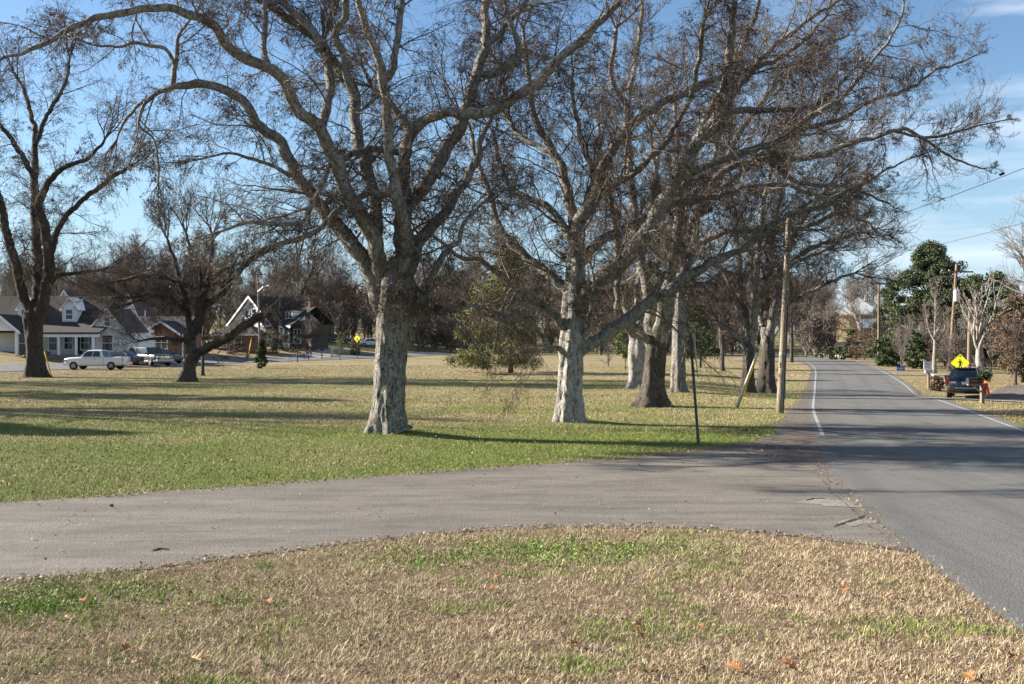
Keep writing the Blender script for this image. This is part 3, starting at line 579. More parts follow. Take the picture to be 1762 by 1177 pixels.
T1 = [(0, [(328, 610, 9), (330, 579, 7), (343, 556, 6.5), (353, 528, 6), (378, 507, 5.5), (411, 467, 5), (445, 436, 4.2), (475, 423, 3.8), (531, 405, 3), (560, 385, 2)]),
 (-.3, [(330, 620, 9), (343, 604, 7.5), (378, 589, 7), (417, 564, 6.5), (445, 546, 6), (475, 533, 5), (511, 525, 4), (521, 500, 3), (534, 474, 2)]),
 (.2, [(328, 600, 6), (320, 586, 5), (310, 586, 4.5), (276, 581, 3), (250, 585, 2)]),
 (.2, [(362, 524, 5), (345, 505, 4.5), (333, 497, 4), (297, 482, 3.5), (251, 474, 3), (200, 484, 2)]),
 (-.2, [(352, 530, 4.5), (354, 510, 4), (358, 492, 3.6), (378, 469, 3), (420, 450, 2.4)]),
 (.3, [(335, 570, 5), (318, 540, 4), (300, 520, 3.5), (270, 510, 2.5), (230, 520, 1.8)]),
 (-.3, [(345, 555, 5), (338, 525, 4), (345, 480, 3.5), (330, 440, 2.8), (320, 400, 2)]),
 (.25, [(331, 592, 6), (325, 550, 5.2), (317, 505, 4.4), (303, 455, 3.4), (288, 412, 2.2)]),
 (-.25, [(338, 562, 5.5), (352, 505, 4.6), (362, 455, 3.6), (366, 405, 2.4)]),
 (.3, [(322, 540, 4.5), (298, 520, 3.8), (262, 508, 3), (225, 512, 2)]),
 (-.2, [(455, 542, 4), (470, 552, 3), (490, 562, 2.2), (505, 575, 1.4)])]
hero_tree('shade_tree', 'low leaning bare tree forked near the ground, spreading before the brick house', 65,
 [(321, 660, 19), (322, 650, 15), (326, 632, 11), (329, 615, 10.5), (330, 600, 8), (331, 585, 5)], T1, 53, LV_FAN, M['bark_brown'], M['bark_dark'], gz(*at(321, 65)), flare=.35, leaf_n=3500, spacing=.36, droop=-.06, thin=.6, branchm='branch_dark', twig_r=.0065, child_len=(1.2, 3.2), tip_len=2.4, leaf_size=.085)
T6 = [(.2, [(1170, 480, 7), (1172, 430, 6.5), (1176, 380, 6), (1170, 320, 5), (1165, 240, 4), (1160, 160, 3)]),
 (-.2, [(1172, 440, 6), (1185, 400, 6), (1200, 350, 5), (1225, 290, 4.5), (1240, 220, 4), (1260, 150, 3)]),
 (.3, [(1168, 520, 6), (1182, 490, 5), (1215, 460, 4.5), (1260, 440, 4), (1330, 400, 3.4), (1400, 395, 2.6)]),
 (-.3, [(1165, 470, 5), (1150, 430, 5), (1140, 370, 4), (1130, 300, 3.5), (1120, 230, 3)]),
 (.1, [(1176, 385, 5), (1200, 330, 4), (1260, 280, 3.6), (1340, 240, 3), (1400, 230, 2)])]
hero_tree('shade_tree', 'slim straight bare tree with mottled pale trunk between the stout tree and sign post', 53,
 [(1167, 679, 17), (1167, 668, 13), (1168, 620, 12), (1169, 570, 11.5), (1170, 520, 11), (1171, 470, 8)], T6, 61, LV_FAN, M['bark'], M['bark_limb'], gz(*at(1167, 53)), flare=.4, leaf_n=1500, spacing=.38, twig_r=.005)
T5 = [(.2, [(1094, 590, 9), (1085, 550, 8), (1072, 500, 7), (1066, 440, 6.5), (1060, 370, 5.5), (1040, 300, 4.5), (1030, 220, 3.5)]),
 (.3, [(1096, 590, 9), (1098, 540, 8), (1100, 480, 7), (1110, 400, 6), (1125, 330, 5), (1135, 250, 4)]),
 (-.2, [(1095, 585, 6), (1080, 565, 5), (1050, 545, 4), (1020, 540, 3)]),
 (.4, [(1098, 560, 6), (1115, 520, 5), (1140, 480, 4.5), (1165, 420, 4), (1180, 340, 3)])]
hero_tree('shade_tree', 'grey bare tree half hidden directly behind the stout brown trunk', 57,
 [(1096, 674, 19), (1096, 662, 15), (1097, 630, 13.5), (1095, 600, 13), (1095, 575, 8)], T5, 67, LV_FAN, M['bark_smooth'], M['bark_limb'], gz(*at(1096, 57)), flare=.5, leaf_n=0, spacing=.6, twig_r=.0045)
T7 = [(.1, [(1287, 610, 7), (1284, 560, 6), (1278, 500, 5.5), (1270, 430, 5), (1262, 360, 4), (1255, 290, 3)]),
 (-.2, [(1290, 600, 7), (1298, 560, 6), (1300, 500, 5.5), (1305, 430, 5), (1312, 360, 4), (1325, 300, 3)]),
 (.2, [(1283, 600, 5), (1270, 580, 4.5), (1245, 560, 3.6), (1220, 555, 2.6)]),
 (-.2, [(1282, 560, 4.5), (1265, 520, 4), (1250, 480, 3.5), (1228, 450, 2.6)]),
 (-.3, [(1300, 520, 4.5), (1330, 480, 4), (1370, 450, 3.4), (1420, 430, 2.6)]),
 (.3, [(1305, 440, 4), (1340, 390, 3.5), (1390, 350, 3), (1440, 330, 2)])]
hero_tree('shade_tree', 'bare tree with knobbly dark trunk just behind the yellow and white guy guard', 57,
 [(1287, 676, 15), (1287, 665, 12), (1287, 630, 10.5), (1288, 600, 10), (1289, 580, 7)], T7, 71, LV_FAN, M['bark_brown'], M['bark_limb'], gz(*at(1287, 57)), branchm='branch_dark', flare=.4, leaf_n=2500, spacing=.30, twig_r=.0048, leaf_size=.08)
T8 = [(.1, [(1316, 590, 8), (1315, 540, 7), (1322, 470, 6), (1330, 400, 5), (1345, 330, 4), (1360, 270, 3)]),
 (-.2, [(1322, 590, 8), (1330, 540, 7), (1345, 480, 6), (1360, 420, 5), (1385, 370, 4), (1420, 330, 3)]),
 (-.2, [(1330, 545, 5), (1360, 520, 4), (1400, 500, 3.4), (1440, 480, 2.6), (1470, 470, 2)]),
 (.2, [(1312, 560, 5), (1300, 520, 4), (1295, 460, 3.5), (1280, 400, 3)]),
 (.1, [(1350, 465, 4.5), (1390, 430, 4), (1440, 410, 3), (1490, 400, 2)])]
hero_tree('shade_tree', 'twin dark bare trunk close to the tall wooden pole on the road verge', 58.5,
 [(1318, 674, 19), (1318, 662, 15), (1319, 630, 13), (1319, 600, 12), (1320, 575, 7)], T8, 79, LV_FAN, M['bark_brown'], M['bark_limb'], gz(*at(1318, 58.5)), branchm='branch_dark', flare=.4, leaf_n=2500, spacing=.30, twig_r=.0048, leaf_size=.08)
# ---------------------------------------------------------------- trees outside the left edge whose shadows cross the lawn
LVW = [(8, 6, .16, .05, .65, .45, .55, 4), (7, 4, .2, .05, .65, .48, .6, 3), (5, 2, .22, .03, .7, .5, .7, 3)]
LVF = [(7, 5, .16, .05, .62, .46, .55, 3), (6, 3, .2, .05, .62, .5, .6, 3), (4, 2, .2, .04, .65, .55, .7, 3)]
LVG = [(8, 5, .16, .06, .6, .48, .56, 3), (6, 3, .2, .05, .62, .52, .65, 3), (5, 2, .2, .04, .65, .58, .75, 3)]
# ---------------------------------------------------------------- background trees
GRP = 'bare trees behind the houses'
protos = [wild_tree('woodland_tree', 'bare woodland tree behind the houses', 401 + i, 15, .24, (24, 28, 22, 30)[i], LVG, (.8, 1.0, .7, 1.1)[i], (.14, .22, .10, .26)[i], ('bark_far', 'bark_pale', 'bark_far', 'bark_far')[i], ('twig_far', 'twig_far', 'twig_red', 'twig_far')[i], .014, (0, 0, 0), GRP) for i in range(4)]
rb = np.random.default_rng(77); first = set()
spots = []
for px in np.linspace(-80, 1020, 66): spots.append((px + rb.uniform(-14, 14), rb.uniform(168, 240), rb.uniform(405, 480)))
for px, Y, top in ((205, 170, 385), (240, 175, 372), (285, 172, 380), (330, 178, 395), (505, 180, 392), (545, 176, 410), (740, 210, 425), (770, 215, 430), (700, 205, 440), (20, 160, 430), (120, 165, 440),
                   (1040, 190, 420), (1075, 210, 430), (1110, 200, 410), (1150, 215, 440), (1190, 190, 430), (1225, 220, 450), (1265, 200, 440), (1330, 210, 460), (1365, 200, 455), (1395, 190, 440), (1425, 230, 450), (1530, 235, 440), (1492, 250, 432), (1470, 255, 460)):
    spots.append((px, Y, top))
for px in np.linspace(545, 860, 22): spots.append((px + rb.uniform(-8, 8), rb.uniform(176, 205), rb.uniform(455, 505)))
for px in np.linspace(1015, 1425, 34): spots.append((px + rb.uniform(-8, 8), rb.uniform(165, 245), rb.uniform(435, 500)))
for k, (px, Y, top) in enumerate(spots):
    if 1432 < px < 1520 and Y < 232: continue
    i = int(rb.integers(0, 4)); x, y = at(px, Y); z = gz(x, y); h = CH - (top - HY) * Y / F - z; sc_ = max(.5, h / 16.0)
    lab, grp = ('bare woodland tree behind the houses', GRP) if px < 1010 else ('bare woodland tree in the far wood behind the park trees', 'bare trees behind the park trees')
    if i not in first:
        first.add(i); o = protos[i]; o.location = (x, y, z); o.rotation_euler[2] = rb.uniform(0, 6.28); o.scale = (sc_, sc_, sc_); o['label'] = lab; o['group'] = grp
    else: o = dup(protos[i], (x, y, z), rb.uniform(0, 6.28), (sc_ * rb.uniform(.85, 1.15), sc_ * rb.uniform(.85, 1.15), sc_), lab, grp)
# the wood on the far rise: reads as one brown mass
def distant_woods():
    rng = np.random.default_rng(9); acc = Acc()
    for k in range(420):
        px = rng.uniform(-250, 2000); Y = rng.uniform(242, 340); x, y = at(px, Y); z = gz(x, y); h = rng.uniform(9, 19)
        if 1420 < px < 1530: h *= .55
        n = 11; pos = np.zeros((1, n, 3)); t = np.linspace(0, 1, n); pos[0, :, 2] = z + t * h * .8; pos[0, :, 0] = x + np.cumsum(rng.normal(0, .15, n)); pos[0, :, 1] = y
        rad = (.26 * (1 - .85 * t))[None]; acc.add(*tubes(pos, rad, 5))
        ramify(rng, acc, pos, rad, [(16, 6, .12, .10, .6, .34, .6, 3), (8, 3, .2, .04, .6, .42, .6, 3), (5, 2, .2, .02, .7, .45, .8, 3)], .034, .12)
    return acc.mesh('distant_woods')
link('distant_woods', distant_woods(), M['twig_far'], kind='stuff')
# smaller trees by the park and verge
t = wild_tree('verge_tree', 'thin bare tree on the verge beyond the wooden pole', 501, 11, .2, 14, LVF, .9, .25, 'bark_brown', 'twig', .009, (*at(1243, 88), gz(*at(1243, 88))))
t['label'] = 'bare park tree standing by the grey cross road between the trunks'
dup(t, (*at(1345, 96), gz(*at(1345, 96))), 2.1, (1, 1, 1.0), 'bare verge tree behind the wooden pole, where the road starts to bend')
dup(t, (*at(1362, 120), gz(*at(1362, 120))), 4.0, (1.1, 1.1, 1.15), 'farthest bare verge tree on the left of the bending road')
dup(t, (*at(349, 75), gz(*at(349, 75))), 1.0, (.7, .7, .75), 'thin bare trunk standing just right of the low leaning tree')
dup(t, (*at(1240, 112), gz(*at(1240, 112))), 3.0, (1.2, 1.2, 1.1), 'bare park tree set back left of the grey cross road')
big = wild_tree('tall_tree', 'tall pale bare tree cut by the right edge of the view', 511, 17, .38, 15, LVW, 1.1, .25, 'bark_pale', 'twig_far', .007, (*at(1800, 82), gz(*at(1800, 82))))
wild_tree('pruned_tree', 'pale pruned bare tree with cut upright limbs behind the parked dark car', 521, 8.5, .34, 13, [(5, 5, .16, .1, .5, .42, .5, 4), (4, 3, .2, .05, .6, .5, .6, 3)], 1.15, .30, 'bark_pale', 'bark_pale', .018, (*at(1686, 76), gz(*at(1686, 76))), up=.13)
wild_tree('bare_tree', 'slender pale bare tree left of the transformer pole', 525, 9.5, .2, 11, LVF, .8, .3, 'bark_pale', 'twig_far', .01, (*at(1608, 88), gz(*at(1608, 88))), up=.12)
wild_tree('bare_tree', 'small dark bare tree in front of the far lawn at the right edge', 527, 5.5, .1, 13, LVF, 1.1, .2, 'bark_brown', 'twig', .008, (*at(1747, 68), gz(*at(1747, 68))))
wild_tree('bare_tree', 'leaning pale bare tree in front of the timber framed house', 529, 13, .25, 12, LVF, .9, .3, 'bark_pale', 'twig_far', .012, (*at(1503, 150), gz(*at(1503, 150))), lean=-4)
oak = wild_tree('oak_tree', 'oak holding rusty brown leaves beside the stone house', 531, 11, .25, 18, LVF, 1.1, .2, 'bark_far', 'twig_red', .012, (*at(600, 178), gz(*at(600, 178))), leaf='oak_leaf', leaf_n=5000, leaf_size=.22)
dup(oak, (*at(655, 188), gz(*at(655, 188))), 2.0, (1, 1, .85), 'smaller rusty leaved oak half behind the massive trunk')
wild_tree('crape_myrtle', 'many stemmed pale small tree in front of the stone house porch', 535, 6.2, .16, 16, LVF, .9, .04, 'bark_pale', 'twig_far', .012, (*at(535, 140), gz(*at(535, 140))))
# ---------------------------------------------------------------- evergreens and shrubs
def leafy(name, label, cat, px, Y, height, width, matname, seed, n, leaf, shape='cone', bare=.12, clumps=70, trunk_r=.12, depth=None, barkm='bark_brown', offset=0, aspect=.5, gap=1.0, z=None, droop=.0, group=None):
    rng = np.random.default_rng(seed); x, y = at(px, Y); zz = gz(x, y) if z is None else z
    root = thing(name, label, cat, (x, y, zz), 0, group); depth = depth or width
    m = MB(); P = [(rng.normal(0, .03) * height * .1, rng.normal(0, .03) * height * .1, k / 7 * height * .9 - .05) for k in range(8)]
    m.tube(P, [trunk_r * (1 - .8 * k / 7) for k in range(8)], 9)
    C = []
    while len(C) < clumps:
        h = rng.random() if shape != 'cone' else rng.random() ** 1.35
        if shape == 'cone': rad = (1 - h) ** .85 * .95 + .05
        elif shape == 'round': rad = math.sqrt(max(0, 1 - (2 * h - 1) ** 2))
        elif shape == 'egg': rad = (math.sin(math.pi * h ** .62) ** .7) if 0 < h < 1 else 0
        else: rad = min(1, (1.08 - h) * 1.9) ** .6
        rad *= rng.uniform(.72, 1.08); a = rng.uniform(0, 2 * math.pi); q = math.sqrt(rng.uniform(.12, 1)) if shape != 'cone' else rng.uniform(.25, 1) ** .6
        C.append((math.cos(a) * rad * q * width / 2 + offset * (1 - h), math.sin(a) * rad * q * depth / 2, height * (bare + (1 - bare) * h), h))
    C = np.array(C)
    for k in rng.choice(len(C), min(26, len(C)), False):
        p = C[k]; m.tube([(0, 0, p[2] * .75), (p[0] * .5, p[1] * .5, p[2] * .92), (p[0], p[1], p[2])], [trunk_r * .3, trunk_r * .2, trunk_r * .08], 5, False)
    m.build('trunk', M[barkm], root, smooth=True)
    cs = rng.uniform(.55, 1.15, len(C)) * min(width, height) * .16 * gap; which = rng.integers(0, len(C), n)
    d = unit(rng.normal(0, 1, (n, 3))) * (rng.random((n, 1)) ** .45); d[:, 2] *= .62
    pos = C[which, :3] + d * cs[which][:, None]; pos[:, 2] = np.maximum(pos[:, 2], .04)
    V, Q = leaf_quads(rng, pos, leaf, .3, droop, aspect)
    link('foliage', mesh_np('foliage', V, Q, None, False), M[matname], root)
    return root
# weeping cedar in the park
leafy('cedar_tree', 'tall olive green conifer with drooping skirts standing alone on the lawn', 'tree', 878, 80, 10.6, 9.0, 'cedar', 601, 36000, .32, 'cone', .08, 130, .22, offset=-1.7, aspect=.15, gap=.72, droop=1.2)
leafy('yew_tree', 'small dark conical evergreen planted on the lawn before the far street', 'tree', 450, 92, 2.7, 1.15, 'shrub', 603, 9000, .11, 'egg', .0, 90, .04, aspect=.35)
leafy('pine_sapling', 'young pine sapling on the lawn beside the far street', 'tree', 585, 128, 3.5, 1.9, 'pine', 605, 2600, .22, 'cone', .22, 40, .05, aspect=.12, gap=.9)
leafy('sapling', 'yellow green sapling growing behind the grey trunk', 'tree', 1076, 88, 4.0, 2.6, 'pine', 607, 3000, .16, 'egg', .28, 30, .04, aspect=.4)
leafy('conifer', 'dark green conifer showing between the trunks by the cross road', 'tree', 1205, 96, 6.0, 4.6, 'cedar_dark', 609, 7000, .3, 'cone', .2, 60, .12, aspect=.2)
leafy('conifer', 'olive conifer crown rising high behind the grey trunk', 'tree', 1130, 130, 17, 7.5, 'cedar', 611, 9000, .45, 'cone', .3, 70, .2, aspect=.2)
wild_tree('lawn_shrub', 'low fan of bare stems on the open straw lawn', 613, 2.2, .03, 18, [(6, 4, .16, .06, .5, .5, .6, 3), (4, 2, .2, .06, .5, .5, .7, 3)], .8, .03, 'bark_far', 'twig_far', .008, (*at(1047, 98), gz(*at(1047, 98))))
# evergreens standing on the lawn beyond the left edge: their long shadows cross the near grass
leafy('lawn_magnolia', 'evergreen beyond the left edge that throws the nearest dark shadow over the lawn', 'tree', CX - 37 * F / 36.2, 36.2, 12.0, 6.5, 'magnolia', 617, 16000, .3, 'egg', .1, 90, .25, gap=.9)
leafy('lawn_magnolia', 'evergreen beyond the left edge standing further back than its twin', 'tree', CX - 40 * F / 54.0, 54.0, 15.0, 7.0, 'magnolia', 618, 16000, .3, 'egg', .1, 90, .25, gap=.9)
lawn_tree = wild_tree('shade_tree', 'bare tree beyond the left edge, its twig shadows cross the middle lawn', 301, 17, .5, 22, LVG, 1.25, .2, 'bark', 'twig', .007, (-33, 43, gz(-33, 43)))
dup(lawn_tree, (-45, 66, gz(-45, 66)), 1.9, (1.1, 1.1, 1), 'bare tree beyond the left edge, farther back than the other one')
# magnolias at the right
leafy('magnolia_tree', 'big glossy dark green magnolia towering over the road bend', 'tree', 1600, 108, 13.0, 9.6, 'magnolia', 621, 80000, .19, 'egg', .12, 130, .3, aspect=.5, gap=.72)
leafy('magnolia_tree', 'lower dark magnolia behind the transformer pole and pruned tree', 'tree', 1694, 104, 9.6, 8.5, 'magnolia', 622, 42000, .19, 'round', .12, 90, .25, aspect=.5, gap=.85)
leafy('magnolia_tree', 'narrow dark magnolia on the left flank of the big one', 'tree', 1535, 124, 10.0, 5.2, 'magnolia', 623, 19000, .19, 'egg', .1, 46, .2, aspect=.5, gap=.85)
leafy('red_cedar', 'russet brown evergreen leaning in at the right edge', 'tree', 1760, 72, 6.2, 5.0, 'shrub_brown', 625, 9000, .25, 'round', .1, 60, .15, aspect=.25)
leafy('holly_bush', 'dark clipped evergreen bush by the lawn at the road bend', 'shrub', 1467, 150, 4.2, 2.5, 'shrub', 627, 4000, .2, 'egg', .03, 40, .06)
leafy('verge_bush', 'ochre twiggy bush at the base of the second pole', 'shrub', 1487, 135, 3.8, 6.0, 'shrub_brown', 629, 3500, .22, 'round', .02, 50, .06, aspect=.3)
leafy('verge_bush', 'low green mound bush beside the outside of the road bend', 'shrub', 1447, 138, 1.7, 6.5, 'cedar_dark', 631, 3500, .2, 'round', .02, 50, .05)
leafy('garden_bush', 'dark green garden bush under the magnolia nearest the second pole', 'shrub', 1530, 105, 3.0, 4.6, 'shrub', 633, 4500, .2, 'round', .02, 50, .06)
leafy('garden_bush', 'small dark evergreen below the slender pale tree', 'shrub', 1577, 98, 3.6, 2.4, 'shrub', 635, 3000, .2, 'egg', .03, 36, .06)
leafy('garden_bush', 'round brown bush beside the red flowered mailbox garden', 'shrub', 1611, 64, .9, 1.2, 'shrub_brown', 637, 2200, .1, 'round', .02, 36, .03)
for k, (px, Y, h, wd) in enumerate(((1545, 128, 6, 8), (1640, 118, 6.5, 9), (1720, 112, 6, 9), (1790, 108, 7, 9))):
    leafy('hedge_shrub', ('brown thicket below the narrow magnolia', 'dark thicket filling the gap behind the transformer pole', 'dark thicket behind the pruned tree', 'dark thicket running out past the right edge')[k], 'shrub', px, Y, h, wd, ('shrub_brown', 'cedar_dark', 'cedar_dark', 'shrub')[k], 641 + k, 6000, .28, 'round', .02, 60, .1, aspect=.35, group='thickets under the magnolias')
for k, (px, Y, h, wd, mt) in enumerate(((392, 128, 2.6, 5, 'shrub_brown'), (470, 136, 3.0, 4.4, 'shrub_brown'), (500, 142, 2.4, 5.5, 'shrub'), (612, 146, 2.2, 2.4, 'shrub_brown'), (180, 97, 1.2, 2.2, 'shrub'), (60, 98, 1.0, 3.0, 'shrub'), (742, 195, 2.2, 4.0, 'shrub_brown'), (780, 190, 3.0, 4.5, 'cedar_dark'))):
    leafy('foundation_shrub', ('brown brushy shrub behind the fire hydrant', 'brown rounded shrub against the stone house', 'dark evergreen shrub under the stone house window', 'reddish shrub next to the far yellow sign', 'low green shrub at the corner of the white house', 'low green shrub before the white porch', 'brown shrub left of the roofed porch', 'dark evergreen right of the roofed porch')[k], 'shrub', px, Y, h, wd, mt, 661 + k, 1800, .2, 'round', .02, 36, .05, aspect=.35, group='shrubs along the house fronts')
# bare brush under the far trees, each a fan of stems
br = wild_tree('brush_clump', 'bare brush clump at the edge of the far wood', 681, 4.5, .05, 30, [(6, 4, .18, .06, .5, .5, .6, 3), (5, 2, .2, .05, .5, .5, .7, 3)], .9, .03, 'twig_far', 'twig_far', .016, (*at(60, 158), gz(*at(60, 158))), 'bare brush at the wood edge')
for k in range(116):
    px = rb.uniform(-60, 1010) if k < 48 else rb.uniform(1000, 1400) if k < 82 else rb.uniform(545, 860) if k < 106 else rb.uniform(1380, 1432); Y = rb.uniform(158, 195) if k < 82 else rb.uniform(182, 206) if k < 106 else rb.uniform(150, 190); s_ = rb.uniform(.9, 1.9)
    dup(br, (*at(px, Y), gz(*at(px, Y))), rb.uniform(0, 6.28), (s_ * 1.4, s_ * 1.4, s_), 'bare brush clump at the edge of the far wood', 'bare brush at the wood edge')
# ---------------------------------------------------------------- houses
M['white'] = mat('white_paint', (.80, .80, .78), .6)
def mk_siding(name, col, per=.18, horizontal=True, depth=.6):
    m = mat(name, col, .6); n = NT(m); v = n.coord('Object'); wv = n.n('ShaderNodeTexWave', _wave_type='BANDS', _bands_direction='Z' if horizontal else 'X', _wave_profile='SAW', Scale=.5 / per * .63); n.l(v, wv.inputs['Vector'])
    n.color(n.mix(n.noise(v, 1.5, 4), tuple(c * .82 for c in col), col)); n.bump(wv.outputs[0], depth, .03); return m
M['siding'] = mk_siding('white_siding', (.80, .80, .78))
M['cream'] = mk_siding('cream_siding', (.72, .71, .66))
def mk_brick(name, c1, c2, mortar, sc):
    m = mat(name, c1, .85); n = NT(m); v = n.coord('Object', (1, 1, 1)); sep = n.n('ShaderNodeSeparateXYZ'); n.l(v, sep.inputs[0]); cmb = n.n('ShaderNodeCombineXYZ')
    n.l(n.math('ADD', sep.outputs[0], sep.outputs[1]), cmb.inputs[0]); n.l(sep.outputs[2], cmb.inputs[1])
    b = n.n('ShaderNodeTexBrick', Scale=sc, Color1=(*c1, 1), Color2=(*c2, 1), Mortar=(*mortar, 1)); n.l(cmb.outputs[0], b.inputs['Vector'])
    n.color(n.mix(n.ramp(n.noise(v, 2.5, 4), .35, .7), b.outputs[0], tuple(c * .7 for c in c1))); return m
M['brick'] = mk_brick('red_brick', (.20, .085, .055), (.26, .12, .08), (.3, .27, .24), 4)
def mk_stone():
    m = mat('fieldstone', (.35, .26, .17), .9); n = NT(m); v = n.coord('Object'); vo = n.n('ShaderNodeTexVoronoi', Scale=3.2); n.l(v, vo.inputs['Vector'])
    e = n.n('ShaderNodeTexVoronoi', _feature='DISTANCE_TO_EDGE', Scale=3.2); n.l(v, e.inputs['Vector'])
    sp = n.n('ShaderNodeSeparateColor'); n.l(vo.outputs['Color'], sp.inputs[0])
    c = n.ramp(sp.outputs[0], 0, 1, (.20, .14, .09), (.50, .40, .28)); n.color(n.mix(n.ramp(e.outputs['Distance'], .02, .07), (.42, .39, .34), c)); return m
M['stone'] = mk_stone()
def mk_shingle(name, col):
    m = mat(name, col, .9); n = NT(m); v = n.coord('Object'); n.color(n.mix(n.noise(v, 9, 5, .7), tuple(c * .6 for c in col), tuple(c * 1.35 for c in col))); n.bump(n.noise(v, 14, 3), .4, .03); return m
M['shingle'] = mk_shingle('dark_shingle', (.036, .032, .03)); M['shingle_brown'] = mk_shingle('brown_shingle', (.075, .06, .05)); M['shingle_grey'] = mk_shingle('grey_shingle', (.16, .16, .165))
M['glass'] = mat('window_glass', (.035, .042, .05), .06, 0, .6)
M['dark'] = mat('dark_opening', (.03, .026, .022), .7)
M['lumber'] = mat('raw_lumber', (.56, .43, .26), .8); M['sheathing'] = mat('house_wrap', (.66, .66, .67), .6); M['osb'] = mat('osb_board', (.46, .37, .26), .85)
M['timber'] = mat('weathered_timber', (.2, .15, .11), .85)
def window(root, x, y, z, w_, h, ax='y', mullions=1, framem='white', label=None, dep=.09):
    """A window whose outside faces -y (ax='y') or +x (ax='x'): frame as the part, pane as its sub-part."""
    m = MB(); t = .09
    def bx(a0, a1, z0, z1, d0, d1):
        if ax == 'y': m.box(x + a0, x + a1, y - d1, y - d0, z0, z1)
        else: m.box(x + d0, x + d1, y + a0, y + a1, z0, z1)
    bx(-w_ / 2 - t, -w_ / 2, z - t, z + h + t, .0, dep); bx(w_ / 2, w_ / 2 + t, z - t, z + h + t, .0, dep)
    bx(-w_ / 2, w_ / 2, z + h, z + h + t, .0, dep); bx(-w_ / 2 - .12, w_ / 2 + .12, z - t - .05, z - t, .0, dep + .06); bx(-w_ / 2, w_ / 2, z - t, z, .0, dep)
    bx(-w_ / 2, w_ / 2, z + h * .5 - .03, z + h * .5 + .03, .02, dep - .01)
    if mullions > 1:
        for k in range(1, mullions): xx = -w_ / 2 + w_ * k / mullions; bx(xx - .03, xx + .03, z, z + h, .02, dep - .015)
    f = m.build('window', M[framem], root); g_ = MB()
    if ax == 'y': g_.box(x - w_ / 2, x + w_ / 2, y - .03, y - .012, z, z + h)
    else: g_.box(x + .012, x + .03, y - w_ / 2, y + w_ / 2, z, z + h)
    g_.build('pane', M['glass'], f); return f
def gable(m, x0, x1, y0, y1, z0, z1, over=.4, th=.14, axis='y'):   # gable roof slabs with the ridge along an axis
    if axis == 'y':
        xm = (x0 + x1) / 2; k = (z1 - z0) / (xm - x0); a, b = x0 - over, x1 + over; zo = z0 - over * k
        m.prism([(a, zo), (xm, z1), (b, zo), (b, zo + th), (xm, z1 + th), (a, zo + th)], y0 - over, y1 + over, 'y')
    else:
        ym_ = (y0 + y1) / 2; k = (z1 - z0) / (ym_ - y0); a, b = y0 - over, y1 + over; zo = z0 - over * k
        m.prism([(a, zo), (ym_, z1), (b, zo), (b, zo + th), (ym_, z1 + th), (a, zo + th)], x0 - over, x1 + over, 'x')
def rake(m, x0, x1, y, z0, z1, over=.4, w_=.26, th=.06, top=.15):   # white boards up a gable facing -y
    xm = (x0 + x1) / 2; k = (z1 - z0) / (xm - x0)
    for s_ in (0, 1):
        a = (x0 - over) if s_ == 0 else (x1 + over); zo = z0 - over * k
        m.prism([(a, zo + top - w_), (xm, z1 + top - w_), (xm, z1 + top), (a, zo + top)], y - over - th, y - over - .003, 'y')
def xat(px, Y): return (px - CX) * Y / F
# --- white porch house at the left edge
Yh = 101.0; hx = xat(95, Yh); hz_ = gz(hx, Yh)
H1 = thing('white_house', 'cream and white house with columned front porch at the left edge', 'house', (hx, Yh, hz_))
def hxp(px): return xat(px, Yh) - hx
MB().box(hxp(-70), hxp(205), 2.0, 10, -.6, 3.0).build('wall', M['cream'], H1)
MB().box(hxp(66), hxp(176), -.6, 2.0, -.5, .35).build('porch_floor', M['concrete'], H1)
m = MB(); gable(m, hxp(-70), hxp(150), 2.0, 10, 3.0, 6.4, .5, .16, 'x'); rf = m.build('roof', M['shingle'], H1)
m = MB(); m.prism([(-1.1, 2.45), (2.6, 3.55), (2.6, 3.72), (-1.1, 2.6)], hxp(60), hxp(178), 'x'); m.build('porch_roof', M['shingle'], H1)
MB().box(hxp(66), hxp(177), -.95, -.75, 2.12, 2.42).build('porch_beam', M['white'], H1)
for px in (78, 107, 137, 166): MB().tube([(hxp(px), -.8, .3), (hxp(px), -.8, 2.15)], .14, 8).build('column', M['white'], H1)
wa, wb = hxp(150), hxp(206)
m = MB(); m.prism([(wa, -.6), (wb, -.6), (wb, 3.0), ((wa + wb) / 2, 5.0), (wa, 3.0)], 1.0, 7.0, 'y'); m.build('wing_wall', M['siding'], H1)
m = MB(); gable(m, wa, wb, 1.0, 7, 3.0, 5.0, .3, .14); m.build('wing_roof', M['shingle_brown'], H1)
m = MB(); rake(m, wa, wb, 1.0, 3.0, 5.0, .3, .22, .06); m.build('gable_trim', M['white'], H1)
window(H1, (wa + wb) / 2, 1.0, 3.3, .55, .85); window(H1, (wa + wb) / 2, 1.0, .75, 1.05, 1.55)
window(H1, hxp(76), 2.0, .8, .8, 1.5); window(H1, hxp(103), 2.0, .9, .8, 1.3); window(H1, hxp(132), 2.0, .9, .8, 1.3)
d = MB().box(hxp(116), hxp(127), 1.93, 1.99, .36, 2.4).build('door', M['dark'], H1); MB().box(hxp(117.5), hxp(118.3), 1.89, 1.93, 1.2, 1.32).build('door_handle', M['white'], d)
pa, pb = hxp(-22), hxp(42)
m = MB(); gable(m, pa, pb, -1.2, 4, 2.75, 4.3, .3, .14); m.build('entry_roof', M['shingle'], H1)
m = MB(); m.prism([(pa, 2.75), (pb, 2.75), ((pa + pb) / 2, 4.3)], -1.2, -1.0, 'y'); rake(m, pa, pb, -1.2, 2.75, 4.3, .3, .3); m.build('entry_gable', M['white'], H1)
for px in (-18, 38): MB().box(hxp(px) - .14, hxp(px) + .14, -1.2, -.92, -.3, 2.75).build('column', M['white'], H1)
